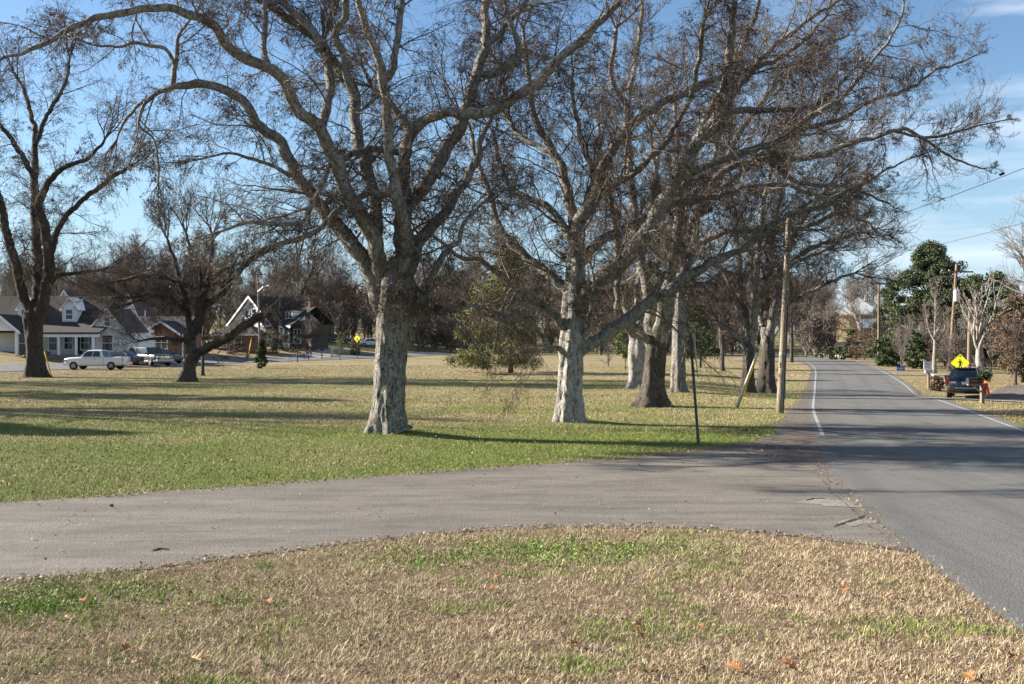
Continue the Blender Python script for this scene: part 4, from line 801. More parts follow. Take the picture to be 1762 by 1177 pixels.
window(H1, hxp(25), 2.0, .5, 1.1, 2.0)
for px in (22, 100):
    a, b = hxp(px - 13), hxp(px + 13); m = MB(); m.prism([(a, 3.6), (b, 3.6), (b, 5.2), ((a + b) / 2, 6.2), (a, 5.2)], 2.6, 6, 'y'); dm = m.build('dormer', M['siding'], H1)
    m = MB(); gable(m, a, b, 2.6, 6, 5.2, 6.2, .2, .1); m.build('dormer_roof', M['white'], dm); window(H1, (a + b) / 2, 2.6, 4.0, .7, 1.0)
# --- red brick house
Yh = 118.0; hx = xat(262, Yh); hz_ = gz(hx, Yh)
H2 = thing('brick_house', 'low red brick house with dark roof and white gable boards behind the parked van', 'house', (hx, Yh, hz_), R(0))
MB().box(hxp(206), hxp(312), 0, 8, -.8, 2.4).build('wall', M['brick'], H2)
m = MB(); gable(m, hxp(206), hxp(312), 0, 8, 2.4, 4.3, .45, .16, 'x'); m.build('roof', M['shingle'], H2)
ga, gb = hxp(262), hxp(318)
m = MB(); m.prism([(ga, -.8), (gb, -.8), (gb, 2.4), ((ga + gb) / 2, 3.7), (ga, 2.4)], -2.4, 0, 'y'); m.build('gable_wall', M['brick'], H2)
m = MB(); gable(m, ga, gb, -2.4, 3, 2.4, 3.7, .4, .14); m.build('gable_roof', M['shingle'], H2)
m = MB(); rake(m, ga, gb, -2.4, 2.4, 3.7, .4, .3); m.build('gable_trim', M['white'], H2)
MB().box(hxp(204), hxp(262), -.46, -.40, 2.2, 2.42).build('gutter', M['white'], H2)
window(H2, hxp(239), 0, .75, 1.0, 1.3); window(H2, hxp(222), 0, .75, 1.0, 1.3); window(H2, (ga + gb) / 2, -2.4, .6, 1.3, 1.3, mullions=2)
MB().box(gb + .5, gb + .62, -2.5, -2.38, -.6, 2.2).build('downspout', M['white'], H2)
MB().box(hxp(228), hxp(229), 3.9, 4.05, 4.2, 5.2).build('vent_pipe', M['white'], H2)
# --- stone house with white gable
Yh = 150.0; hx = xat(440, Yh); hz_ = gz(hx, Yh)
H3 = thing('stone_house', 'white gabled house with tan fieldstone front and dark roofed porch', 'house', (hx, Yh, hz_), R(-33))
a, b = hxp(374), hxp(482)
m = MB(); m.box(a, b, 0, 9, -1, 2.9); m.build('wall', M['stone'], H3)
m = MB(); m.prism([(a, 2.9), (b, 2.9), ((a + b) / 2, 7.2)], .02, 9, 'y'); m.build('gable_wall', M['siding'], H3)
m = MB(); gable(m, a, b, 0, 9, 2.9, 7.2, .5, .18); m.build('roof', M['shingle'], H3)
m = MB(); rake(m, a, b, 0, 2.9, 7.2, .5, .38); m.build('gable_trim', M['white'], H3)
c_, d_ = hxp(437), hxp(483)
m = MB(); m.box(c_, d_, -1.6, 0, -1, 2.6); m.build('bay_wall', M['stone'], H3)
m = MB(); m.prism([(c_ - .2, 2.6), (d_ + .2, 2.6), ((c_ + d_) / 2 - .2, 4.6)], -1.62, 0, 'y'); m.build('bay_gable', M['white'], H3)
m = MB(); gable(m, c_, d_, -1.6, 2, 2.6, 4.6, .3, .14); m.build('bay_roof', M['shingle'], H3)
window(H3, hxp(467), -1.6, .6, 1.0, 1.6); window(H3, hxp(442), -1.6, .9, .5, 1.2); window(H3, hxp(437), 0, 4.0, .9, 1.3); window(H3, hxp(419), 0, 4.0, .8, 1.1)
e0, e1 = hxp(482), hxp(512)
MB().box(e0, e1, 3.2, 9, -1, 2.9).build('porch_wall', M['shingle_brown'], H3)
m = MB(); m.prism([(.6, 2.6), (6.0, 5.6), (6.0, 5.8), (.6, 2.78)], e0 + .5, e1 + .4, 'x'); m.prism([(6.0, 5.6), (10, 3.0), (10, 3.2), (6.0, 5.8)], e0 + .5, e1 + .4, 'x'); m.build('porch_roof', M['shingle'], H3)
MB().box(e0 + .55, e1 + .4, .5, .62, 2.45, 2.75).build('gutter', M['white'], H3)
for px in (487, 497, 509): MB().box(hxp(px) - .1, hxp(px) + .1, .75, .95, -.8, 2.5).build('column', M['white'], H3)
window(H3, hxp(503), 3.2, .2, 1.3, 2.0, mullions=2)
q0, q1 = hxp(484), hxp(501); m = MB(); m.box(q0, q1, 2.4, 5, 3.6, 5.1); dm = m.build('dormer', M['siding'], H3); MB().box(q0 - .25, q1 + .25, 2.1, 5.2, 5.1, 5.25).build('dormer_roof', M['shingle'], dm); window(H3, (q0 + q1) / 2, 2.4, 3.95, 1.2, .85, mullions=2)
MB().box(hxp(502), hxp(505), 5.6, 6.3, 5.2, 6.5).build('chimney', M['brick'], H3)
# --- low garage in front of it
Yh = 133.0; hx = xat(405, Yh); hz_ = gz(hx, Yh)
H4 = thing('garage', 'low brown hip roofed brick outbuilding left of the stone house', 'house', (hx, Yh, hz_))
a, b = hxp(368), hxp(440); MB().box(a, b, 0, 6, -1, 2.3).build('wall', M['brick'], H4)
m = MB(); xo = 2.6; m.add([(a - .4, -.4, 2.3), (b + .4, -.4, 2.3), (b + .4, 6.4, 2.3), (a - .4, 6.4, 2.3), (a + xo, 3, 4.3), (b - xo, 3, 4.3)], [(0, 1, 5, 4), (1, 2, 5), (2, 3, 4, 5), (3, 0, 4), (0, 3, 2, 1)]); m.build('roof', M['shingle_brown'], H4)
MB().box(a - .4, b + .4, -.46, -.41, 2.1, 2.3).build('fascia', M['white'], H4); window(H4, hxp(409), 0, .4, .9, 1.4); window(H4, hxp(384), 0, .6, .9, 1.2)
# --- house with pyramid roofed porch seen between the big trunks
Yh = 205.0; hx = xat(760, Yh); hz_ = gz(hx, Yh)
H5 = thing('porch_house', 'brown house with grey pyramid roof and white porch posts seen right of the massive trunk', 'house', (hx, Yh, hz_))
a, b = hxp(700), hxp(790); MB().box(hxp(742), b, 0, 8, -1, 3.0).build('wall', M['dark'], H5)
MB().box(hxp(700), hxp(742), 2.4, 8, -1, 3.0).build('porch_wall', M['cream'], H5)
m = MB(); m.add([(a - .5, -.5, 3.0), (b + .5, -.5, 3.0), (b + .5, 8.5, 3.0), (a - .5, 8.5, 3.0), (hxp(752), 4, 6.0), (hxp(766), 4, 6.0)], [(0, 1, 5, 4), (1, 2, 5), (2, 3, 4, 5), (3, 0, 4), (0, 3, 2, 1)]); m.build('roof', M['shingle_grey'], H5)
MB().box(a - .5, b + .5, -.56, -.51, 2.75, 3.0).build('fascia', M['white'], H5)
for px in (703, 715, 734, 747): MB().box(hxp(px) - .12, hxp(px) + .12, 0, .25, -.6, 2.8).build('column', M['white'], H5)
MB().box(hxp(727), hxp(746), -.02, .05, -.1, .35).build('porch_rail', M['white'], H5); window(H5, hxp(723), 2.4, .4, 1.6, 1.7, mullions=3)
# --- white houses whose gables show over the roofs
for nm, px, Yh, wpx, zr, lab in (('white_house', 221, 140, 34, 6.9, 'white gable showing over the dark roof of the brick house'), ('white_house', 112, 128, 46, 6.6, 'white gables showing over the porch roof of the cream house')):
    hx = xat(px, Yh); hz_ = gz(hx, Yh); r_ = thing(nm, lab, 'house', (hx, Yh, hz_)); a, b = hxp(px - wpx / 2), hxp(px + wpx / 2)
    m = MB(); m.prism([(a, -1), (b, -1), (b, 3.6), (0, zr), (a, 3.6)], 0, 8, 'y'); m.build('wall', M['siding'], r_); m = MB(); gable(m, a, b, 0, 8, 3.6, zr, .3, .15); m.build('roof', M['shingle_brown'], r_)
    window(r_, 0, 0, 3.4, .8, 1.2); m = MB(); rake(m, a, b, 0, 3.6, zr, .3, .3); m.build('gable_trim', M['white'], r_)
# --- timber framed house under construction
Yh = 222.0; hx = xat(1476, Yh); hz_ = gz(hx, Yh)
H6 = thing('framed_house', 'unfinished house of raw yellow lumber framing up the lawn beyond the road bend', 'house', (hx, Yh, hz_), R(-25))
a, b = hxp(1438), hxp(1514)
m = MB()
for lv in range(2):
    z0 = .5 + lv * 3.0
    for yv in (0, 7):
        for k in range(17): xx = a + (b - a) * k / 16; m.box(xx - .06, xx + .06, yv, yv + .14, z0, z0 + 2.7)
        m.box(a, b, yv - .01, yv + .15, z0 + 2.7, z0 + 2.95); m.box(a, b, yv - .01, yv + .15, z0 - .2, z0)
    for k in range(9): yy_ = 7 * k / 8; m.box(a - .01, a + .13, yy_, yy_ + .1, z0, z0 + 2.7); m.box(b - .13, b + .01, yy_, yy_ + .1, z0, z0 + 2.7)
m.build('framing', M['lumber'], H6)
MB().box(a, b, .2, 7, 3.2, 3.28).build('floor_deck', M['osb'], H6)
MB().box(a + .2, b - .2, 6.7, 6.9, .5, 6.4).build('back_wall', M['osb'], H6)
m = MB(); m.prism([(a - .3, 6.5), (b + .3, 6.5), ((a + b) / 2, 10.2)], .5, 6.5, 'y'); m.build('roof', M['sheathing'], H6)
MB().box(hxp(1476), b, -.12, -.04, 3.3, 5.4).build('wall_sheathing', M['sheathing'], H6); MB().box(a - 1, b + 1, -1.5, 7.5, -1.5, .25).build('foundation', M['concrete'], H6)
t = MB(); t.prism([(-1.8, .55), (1.8, .55), (1.5, .95), (-1.4, 1.0)], -.6, .6, 'y'); sp_ = t.build('lumber_stack', M['osb'], None, label='pale stack of boards on the ground before the unfinished house', category='lumber'); sp_.location = (xat(1448, 212), 212, gz(xat(1448, 212), 212) - .5)
# ---------------------------------------------------------------- vehicles
M['tyre'] = mat('tyre_rubber', (.02, .02, .02), .8); M['rim'] = mat('alloy_rim', (.55, .55, .56), .4, .1)
M['lamp_clear'] = mat('clear_lamp', (.6, .6, .58), .15, 0, .6); M['lamp_red'] = mat('red_lamp', (.35, .02, .02), .2, 0, .5); M['lamp_amber'] = mat('amber_lamp', (.6, .22, .03), .25)
M['chrome'] = mat('chrome', (.6, .6, .6), .2, .9); M['black_plastic'] = mat('black_plastic', (.025, .025, .027), .5); M['plate'] = mat('licence_plate', (.62, .66, .62), .5); M['plate_green'] = mat('plate_green', (.12, .3, .14), .5)
def paint(name, col): 
    m = mat(name, col, .28, .0, .5); m.node_tree.nodes['Principled BSDF'].inputs['Coat Weight'].default_value = .6; return m
M['p_white'] = paint('white_car_paint', (.66, .66, .64)); M['p_navy'] = paint('dark_car_paint', (.018, .024, .032)); M['p_pewter'] = paint('pewter_car_paint', (.045, .046, .045)); M['p_silver'] = paint('silver_car_paint', (.38, .36, .33)); M['p_red'] = paint('red_car_paint', (.30, .03, .025)); M['p_blue'] = paint('slate_car_paint', (.06, .075, .1))
def loft(sts, fn):
    m = MB(); rings = [fn(*s_) for s_ in sts]; n = len(rings[0]); v = [p for r_ in rings for p in r_]; f = []
    for i in range(len(rings) - 1):
        for k in range(n): f.append((i * n + k, i * n + (k + 1) % n, (i + 1) * n + (k + 1) % n, (i + 1) * n + k))
    f += [tuple(range(n))[::-1], tuple((len(rings) - 1) * n + k for k in range(n))]; return m.add(v, f)
def hull_ring(x, zb, zt, hw):
    h = zt - zb; half = [(.72, 0), (.95, .06 * h), (1, .2 * h), (1, .55 * h), (.975, .78 * h), (.93, .93 * h), (.84, h), (.45, h + .012)]
    return [(x, -hw * a, zb + b) for a, b in half] + [(x, hw * a, zb + b) for a, b in half[::-1]]
def cab_ring(x, zb, zt, wb, wt):
    return [(x, -wb, zb), (x, -(wb + (wt - wb) * .55), zb + (zt - zb) * .55), (x, -wt, zt - .06), (x, -wt * .82, zt), (x, 0, zt + .02), (x, wt * .82, zt), (x, wt, zt - .06), (x, (wb + (wt - wb) * .55), zb + (zt - zb) * .55), (x, wb, zb)]
def wheel(root, x, y, r, wd):
    def lathe(prof, side):
        m = MB(); N = 24; v = []; f = []
        for i, (rr, yy) in enumerate(prof):
            for k in range(N): a = 2 * math.pi * k / N; v.append((x + rr * math.cos(a), y + side * yy, r + rr * math.sin(a)))
        for i in range(len(prof) - 1):
            for k in range(N): f.append((i * N + k, i * N + (k + 1) % N, (i + 1) * N + (k + 1) % N, (i + 1) * N + k))
        f.append(tuple((len(prof) - 1) * N + k for k in range(N))); return m.add(v, f)
    s_ = 1 if y > 0 else -1; h = wd / 2
    w_ = lathe([(r * .55, -h), (r * .92, -h), (r, -h * .7), (r, h * .7), (r * .92, h), (r * .66, h), (r * .62, h * .8)], s_).build('wheel', M['tyre'], root, smooth=False)
    rm = lathe([(r * .63, h * .75), (r * .60, h * .95), (r * .5, h * .7), (r * .2, h * .75), (r * .14, h * .95)], s_)
    for k in range(5):
        a = 2 * math.pi * k / 5 + .3; c_, d_ = math.cos(a), math.sin(a)
        rm.tube([(x + r * .12 * c_, y + s_ * h * .9, r + r * .12 * d_), (x + r * .58 * c_, y + s_ * h * .92, r + r * .58 * d_)], r * .085, 5)
    rm.build('rim', M['rim'], w_)
def quadpatch(root, name, c, m_, off, u0=0, u1=1, v0=0, v1=1):
    """A thin pane on the bilinear patch c (bottom a, bottom b, top b, top a), pushed out along its normal."""
    A, B, C_, D = [Vector(p) for p in c]; P = lambda u, v: (A * (1 - u) + B * u) * (1 - v) + (D * (1 - u) + C_ * u) * v
    q = [P(u0, v0), P(u1, v0), P(u1, v1), P(u0, v1)]; n_ = (q[1] - q[0]).cross(q[3] - q[0]).normalized()
    o = MB(); o.add([p + n_ * off for p in q] + [p - n_ * .02 for p in q], [(0, 1, 2, 3), (4, 7, 6, 5), (0, 4, 5, 1), (1, 5, 6, 2), (2, 6, 7, 3), (3, 7, 4, 0)])
    return o.build(name, m_, root)
def vehicle(name, label, cat, loc, rz, L, hull, cab, paint_, wheels, wr, track, glass_splits, kind='suv', lower=None, group=None):
    root = thing(name, label, cat, loc, rz, group); hm = M[paint_]
    loft(hull, hull_ring).build('body', hm, root, smooth=True)
    if lower: loft([(x, zb - .01, zb + (zt - zb) * .42, hw + .012) for x, zb, zt, hw in hull], hull_ring).build('lower_trim', M[lower], root, smooth=True)
    (xf0, xf1, xr1, xr0, zb, zt, wb, wt) = cab
    loft([(xf0, zb, zb + .03, wb, wb * .99), (xf0 - (xf0 - xf1) * .5, zb, zb + (zt - zb) * .52, wb, wb * .96), (xf1, zb, zt - .03, wb, wt), (xf1 - .3, zb, zt, wb, wt), ((xf1 + xr1) / 2, zb, zt + .02, wb, wt), (xr1, zb, zt - .01, wb, wt), (xr0 + (xr1 - xr0) * .45, zb, zb + (zt - zb) * .5, wb, wb * .95), (xr0, zb, zb + .03, wb, wb * .99)], cab_ring).build('roof', hm, root, smooth=False)
    fr = [(xf0 + .0, wb * .94, zb + .03), (xf0, -wb * .94, zb + .03), (xf1, -wt * .88, zt - .05), (xf1, wt * .88, zt - .05)]
    quadpatch(root, 'windshield', [fr[1], fr[0], fr[3], fr[2]], M['glass'], .03, .03, .97, .05, .97)
    rr = [(xr0, -wb * .94, zb + .03), (xr0, wb * .94, zb + .03), (xr1, wt * .88, zt - .04), (xr1, -wt * .88, zt - .04)]
    quadpatch(root, 'rear_window', [rr[1], rr[0], rr[3], rr[2]], M['glass'], .03, .06, .94, .12, .95)
    for s_ in (-1, 1):
        A, B = (xf0 - .06, s_ * wb, zb + .04), (xr0 + .06, s_ * wb, zb + .04); Cc, D = (xr1 + .03, s_ * wt, zt - .08), (xf1 + .02, s_ * wt, zt - .08)
        c = [A, B, Cc, D] if s_ > 0 else [B, A, D, Cc]
        for (u0, u1) in glass_splits:
            a, b = (u0, u1) if s_ > 0 else (1 - u1, 1 - u0); quadpatch(root, 'side_window', c, M['glass'], .025, a, b, .06, .94)
        MB().box(xf0 - .42, xf0 - .26, s_ * (wb + .02) if s_ > 0 else s_ * (wb + .22), s_ * (wb + .22) if s_ > 0 else s_ * (wb + .02), zb + .02, zb + .2).build('mirror', hm, root, bevel=.03)
        for wx in wheels:
            m = MB(); N = 18; hw = hull[len(hull) // 2][3]
            m.tube([(wx, s_ * (hw - .10), wr), (wx, s_ * (hw + .006), wr)], wr * 1.07, N); m.build('wheel_arch', M['black_plastic'], root); wheel(root, wx, s_ * (hw - .095), wr, .24)
    return root
# white extended cab pickup parked on the far street, nose to the left
hull = [(2.62, .42, .78, .78), (2.55, .34, .98, .88), (2.2, .32, 1.06, .93), (1.1, .32, 1.12, .95), (.9, .32, 1.12, .95), (-.9, .32, 1.12, .95), (-2.45, .34, 1.14, .95), (-2.6, .45, 1.12, .93)]
px_, Yp = 168, 88.0; x = xat(px_, Yp)
pk = vehicle('pickup_truck', 'white extended cab pickup truck parked along the far street', 'pickup truck', (x, Yp, gz(x, Yp) + .04), R(178), 5.2, hull, (1.25, .62, -.62, -.82, 1.08, 1.72, .84, .68), 'p_white', (1.72, -1.62), .345, .80, [(.06, .5), (.55, .92)])
for s_ in (-1, 1):
    MB().box(2.5, 2.6, s_ * .8 - .1, s_ * .8 + .1, .68, .9).build('headlight', M['lamp_clear'], pk, bevel=.02); MB().box(2.28, 2.44, s_ * .93 - .012, s_ * .93 + .012, .72, .88).build('turn_signal', M['lamp_amber'], pk)
    MB().box(-2.62, -2.55, s_ * .82 - .08, s_ * .82 + .08, .72, 1.04).build('tail_light', M['lamp_red'], pk)
    MB().box(-.22, -.05, s_ * .965 - .01, s_ * .965 + .01, .93, .97).build('door_handle', M['black_plastic'], pk); MB().box(-.93, -.915, s_ * .955 - .005, s_ * .955 + .005, .4, 1.1).build('bed_seam', M['black_plastic'], pk)
MB().box(2.56, 2.66, -.6, .6, .68, .9).build('grille', M['chrome'], pk, bevel=.02); MB().box(2.5, 2.74, -.9, .9, .42, .62).build('bumper', M['p_white'], pk, bevel=.04); MB().box(2.74, 2.75, -.55, .55, .46, .54).build('bumper_intake', M['black_plastic'], pk)
MB().box(-2.44, -.95, -.74, .74, 1.13, 1.165).build('bed', M['black_plastic'], pk); MB().box(-2.78, -2.6, -.88, .88, .45, .62).build('bumper', M['chrome'], pk, bevel=.04)
# pewter SUV and a dark car in the brick house drive
hull = [(2.72, .45, .85, .8), (2.62, .36, 1.06, .92), (2.2, .34, 1.14, .97), (1.2, .34, 1.17, 1.0), (-.6, .34, 1.17, 1.0), (-2.3, .34, 1.15, 1.0), (-2.6, .42, 1.1, .95)]
px_, Yp = 257, 99.0; x = xat(px_, Yp)
sv = vehicle('parked_van', 'two tone pewter and silver sport utility in the drive of the brick house', 'car', (x, Yp, gz(x, Yp) + .07), R(-38), 5.3, hull, (1.3, .62, -2.2, -2.5, 1.13, 1.85, .92, .76), 'p_pewter', (1.78, -1.5), .39, .84, [(.04, .30), (.34, .62), (.66, .96)], lower='p_silver')
for s_ in (-1, 1): MB().box(2.62, 2.72, s_ * .72 - .16, s_ * .72 + .16, .78, .98).build('headlight', M['lamp_clear'], sv, bevel=.02); MB().box(-2.62, -2.56, s_ * .86 - .07, s_ * .86 + .07, .8, 1.1).build('tail_light', M['lamp_red'], sv)
MB().box(2.66, 2.75, -.52, .52, .74, .99).build('grille', M['chrome'], sv, bevel=.02); MB().box(2.6, 2.84, -.94, .94, .45, .66).build('bumper', M['p_silver'], sv, bevel=.05)
def small_car(label, px, Y, rz, pnt, group=None):
    hull = [(2.25, .40, .66, .72), (2.1, .28, .80, .83), (1.2, .24, .92, .89), (0, .24, .95, .9), (-1.4, .24, .96, .89), (-2.1, .28, .92, .82), (-2.25, .4, .85, .75)]
    x = xat(px, Y); o = vehicle('parked_car', label, 'car', (x, Y, gz(x, Y) + .06), rz, 4.5, hull, (1.05, .25, -1.0, -1.75, .9, 1.42, .8, .6), pnt, (1.38, -1.32), .32, .77, [(.12, .48), (.52, .84)], group=group)
    for s_ in (-1, 1): MB().box(2.02, 2.2, s_ * .66 - .14, s_ * .66 + .14, .62, .76).build('headlight', M['lamp_clear'], o, bevel=.02); MB().box(-2.24, -2.14, s_ * .64 - .14, s_ * .64 + .14, .7, .86).build('tail_light', M['lamp_red'], o)
    MB().box(2.16, 2.3, -.7, .7, .38, .56).build('bumper', M[pnt], o, bevel=.04); MB().box(-2.32, -2.18, -.7, .7, .38, .56).build('bumper', M[pnt], o, bevel=.04); return o
small_car('dark car tucked behind the two tone sport utility', 282, 104, R(-35), 'p_navy')
small_car('red car parked deep among the trees beyond the far street', 566, 184, R(20), 'p_red'); small_car('slate blue car in front of the red car', 582, 172, R(15), 'p_blue'); small_car('white car right of the far yellow crossing sign', 641, 170, R(5), 'p_white')
small_car('dark car partly hidden behind the white pickup', 205, 97, R(165), 'p_navy')
# dark SUV in the gravel drive at the right, seen from behind
hull = [(2.28, .42, .74, .74), (2.15, .3, .92, .86), (1.2, .26, 1.02, .9), (0, .26, 1.05, .91), (-1.5, .28, 1.06, .91), (-2.12, .34, 1.06, .88), (-2.28, .44, 1.0, .80)]
Yp = 58.5; x = xat(1664, Yp)
sb = vehicle('parked_car', 'dark sport utility parked in the gravel drive beside the road, seen from behind', 'car', (x, Yp, gz(x, Yp) + .055), R(58 + 5), 4.6, hull, (1.15, .35, -1.85, -2.18, 1.0, 1.66, .83, .66), 'p_navy', (1.42, -1.24), .345, .78, [(.05, .36), (.40, .68), (.72, .94)])
for s_ in (-1, 1):
    m = MB(); m.box(-2.26, -2.0, s_ * .80 - .1, s_ * .80 + .1, .84, 1.1); m.build('tail_light', M['lamp_red'], sb, bevel=.03); MB().box(-2.285, -2.22, s_ * .56 - .13, s_ * .56 + .13, .86, .96).build('reflector', M['lamp_clear'], sb, bevel=.01)
    MB().box(-2.335, -2.3, s_ * .68 - .12, s_ * .68 + .12, .5, .55).build('reflector', M['lamp_red'], sb); MB().tube([(-1.7, s_ * .6, 1.74), (.2, s_ * .6, 1.74)], .022, 6).build('roof_rail', M['black_plastic'], sb)
    for xx in (-1.7, .2): MB().box(xx - .03, xx + .03, s_ * .6 - .02, s_ * .6 + .02, 1.62, 1.74).build('rail_foot', M['black_plastic'], sb)
MB().box(-2.32, -2.1, -.82, .82, .40, .66).build('bumper', M['p_navy'], sb, bevel=.06); MB().box(-2.335, -2.3, -.5, .5, .60, .64).build('bumper_strip', M['chrome'], sb)
pl = MB().box(-2.30, -2.27, -.17, .17, .80, .95).build('license_plate', M['plate'], sb); MB().box(-2.305, -2.30, -.17, -.10, .80, .95).build('plate_band', M['plate_green'], pl)
MB().box(-2.0, -1.8, -.55, .55, 1.645, 1.68).build('spoiler', M['p_navy'], sb, bevel=.012); sb.scale = (1.07, 1.07, 1.07); MB().tube([(-2.26, .02, 1.12), (-2.23, .42, 1.14)], .012, 5).build('wiper', M['black_plastic'], sb)
# ---------------------------------------------------------------- poles, wires, signs, mailboxes, hydrant
M['pole_wood'] = mk_bark('pole_wood', (.31, .265, .205), (.15, .122, .09), (.36, .315, .25), .6, .4, .3); M['pole_red'] = mk_bark('pole_red', (.30, .20, .145), (.16, .10, .075), (.34, .25, .2), .6, .4, .3)
M['steel'] = mat('galvanised_steel', (.33, .34, .34), .45, .6); M['steel_dark'] = mat('dark_steel', (.07, .072, .07), .55, .4); M['green_post'] = mat('green_post', (.05, .10, .06), .55, .2)
M['yellow'] = mat('sign_yellow', (.86, .80, .015), .5); M['guy_yellow'] = mat('guy_yellow', (.68, .42, .015), .5); M['black'] = mat('sign_black', (.012, .012, .012), .5); M['sign_white'] = mat('sign_white', (.72, .72, .68), .5)
M['wire'] = mat('wire', (.02, .02, .02), .6); M['can'] = mat('transformer_grey', (.50, .51, .52), .45, .2); M['red'] = mat('red_ribbon', (.62, .035, .025), .6); M['hydrant'] = mat('hydrant_paint', (.34, .09, .05), .5); M['blue'] = mat('sign_blue', (.04, .18, .55), .5); M['silvered'] = mat('mailbox_metal', (.42, .43, .45), .4, .7)
def pole(name, label, top, bot, Y, r, mk, cat='utility pole'):
    b = P3(bot[0], bot[1], Y); t = P3(top[0], top[1], Y); z = gz(b[0], b[1]); o = thing(name, label, cat, (b[0], b[1], z))
    d = Vector(t) - Vector((b[0], b[1], z)); m = MB(); m.tube([d * (k / 12.0) if k else Vector((0, 0, -.15)) for k in range(13)], [r * (1 - .32 * k / 12) for k in range(13)], 14); m.build('post', M[mk], o, smooth=True); return o, d
po, d = pole('utility_pole', 'tall leaning bare wooden pole on the grass verge left of the road', (1358, 368), (1342, 711), 38.2, .145, 'pole_wood')
MB().box(-.05, .03, -.152, -.144, 1.75, 1.95).build('tag', M['steel'], po); q_ = d * (3.4 / d.z); MB().tube([Vector((.10, -.115, -.05)), Vector((.10, -.115, 0)) + d * .25, Vector((.09, -.10, 0)) + d * .55], .022, 7).build('conduit', M['steel_dark'], po)
for f_ in (.30, .62, .80): c_ = d * f_; MB().tube([(c_.x, c_.y, c_.z - .03), (c_.x, c_.y, c_.z + .03)], .152 - .045 * f_, 14).build('band', M['steel'], po)
c_ = d * .86; MB().tube([(c_.x - .3, c_.y, c_.z), (c_.x + .3, c_.y, c_.z)], .02, 6).build('bolt', M['steel_dark'], po)
po2, d = pole('utility_pole', 'reddish wooden pole with crossarm and transformer behind the parked dark car', (1646, 455), (1634, 640), 92, .17, 'pole_red')
tp = d * .93
MB().box(tp.x - 1.5, tp.x + 1.5, -.17, -.05, tp.z - .07, tp.z + .07).build('crossarm', M['timber'], po2)
for k in (-1.35, -.7, .7, 1.35): MB().tube([(tp.x + k, -.11, tp.z + .07), (tp.x + k, -.11, tp.z + .22)], [.05, .03], 7).build('insulator', M['can'], po2)
for k in (-1, 1): MB().tube([(tp.x + k * .8, -.12, tp.z - .07), (tp.x, -.14, tp.z - .75)], .025, 5).build('brace', M['steel'], po2)
cz = d.z * .70; cx_ = d.x * .7
m = MB(); m.tube([(cx_ - .02, -.42, cz - .5), (cx_ - .02, -.42, cz - .45), (cx_ - .02, -.42, cz + .5), (cx_ - .02, -.42, cz + .56)], [.20, .25, .25, .17], 16); tr = m.build('transformer', M['can'], po2, smooth=False)
for k in (-.1, .1): MB().tube([(cx_ + k, -.42, cz + .56), (cx_ + k, -.42, cz + .78)], [.04, .025], 7).build('bushing', M['can'], tr)
MB().box(cx_ - .08, cx_ + .08, -.22, -.12, cz - .3, cz + .3).build('bracket', M['steel'], po2); MB().box(cx_ - .1, cx_ + .12, -.3, -.17, d.z * .45, d.z * .45 + .35).build('junction_box', M['steel_dark'], po2)
po3, d3 = pole('utility_pole', 'second wooden pole on the outside of the road bend, left of the magnolias', (1512, 486), (1512, 625), 113, .15, 'pole_red')
MB().box(-1.0, 1.0, -.17, -.07, d3.z * .985 - .08, d3.z * .985 + .05).build('crossarm', M['timber'], po3)
m = MB(); m.tube([(0, -.1, d3.z * .68), (-.8, -.3, d3.z * .76), (-1.6, -.5, d3.z * .77)], .035, 6); m.build('lamp_arm', M['steel'], po3); MB().tube([(-1.5, -.48, d3.z * .765), (-1.75, -.54, d3.z * .775), (-2.1, -.6, d3.z * .76)], [.06, .11, .05], 8).build('lamp_head', M['can'], po3)
po4, d4 = pole('utility_pole', 'far wooden pole with crossarm and street lamp in front of the stone house', (443, 465), (448, 606), 124, .16, 'pole_wood')
MB().box(d4.x * .96 - 1.1, d4.x * .96 + 1.1, -.18, -.07, d4.z * .955 - .07, d4.z * .955 + .05).build('crossarm', M['timber'], po4)
m = MB(); m.tube([(d4.x * .75, -.1, d4.z * .76), (d4.x * .75 + .7, -.4, d4.z * .81), (d4.x * .75 + 1.2, -.5, d4.z * .82)], .035, 6); m.build('lamp_arm', M['steel'], po4); MB().tube([(d4.x * .75 + 1.1, -.48, d4.z * .815), (d4.x * .75 + 1.4, -.5, d4.z * .825), (d4.x * .75 + 1.7, -.52, d4.z * .81)], [.07, .13, .05], 8).build('lamp_head', M['can'], po4)
pole('utility_pole', 'weathered wooden trunk-like pole between the transformer pole and the pruned tree', (1669, 515), (1667, 640), 80, .17, 'timber')
def wire(label, pts, r=.012, sag=.0, name='power_line'):
    A, B = Vector(pts[0]), Vector(pts[1]); P = [A.lerp(B, k / 24) - Vector((0, 0, sag * 4 * (k / 24) * (1 - k / 24))) for k in range(25)]
    o = MB().tube(P, r, 5).build(name, M['wire'], None, label=label, category='wire'); return o
w1 = wire('black overhead wire with a dark splice crossing the clouds at the right', (P3(1362, 425, 60), P3(1840, 258, 34)), .013, .25)
q = P3(1724, 299.5, 39.8); MB().tube([(-.10, .03, -.045), (-.07, .02, -.03), (.07, -.02, .03), (.10, -.03, .045)], [.02, .05, .05, .02], 8).build('splice', M['black'], None); sp_ = bpy.data.objects['splice']; sp_.parent = w1; sp_.location = q
wire('thin overhead wire rising to the right above the big magnolia', (P3(1450, 446, 110), P3(1850, 358, 50)), .014, .5)
wire('upper service wire strung from the transformer pole past the pruned tree', (P3(1645, 472, 91.8), P3(1850, 470, 70)), .013, .3)
wire('low dark service wire strung between the two roadside poles', (P3(1512, 545, 112.7), P3(1640, 551, 91.7)), .028, .1); wire('low dark service wire running right from the transformer pole', (P3(1641, 551, 91.7), P3(1850, 556, 75)), .026, .2)
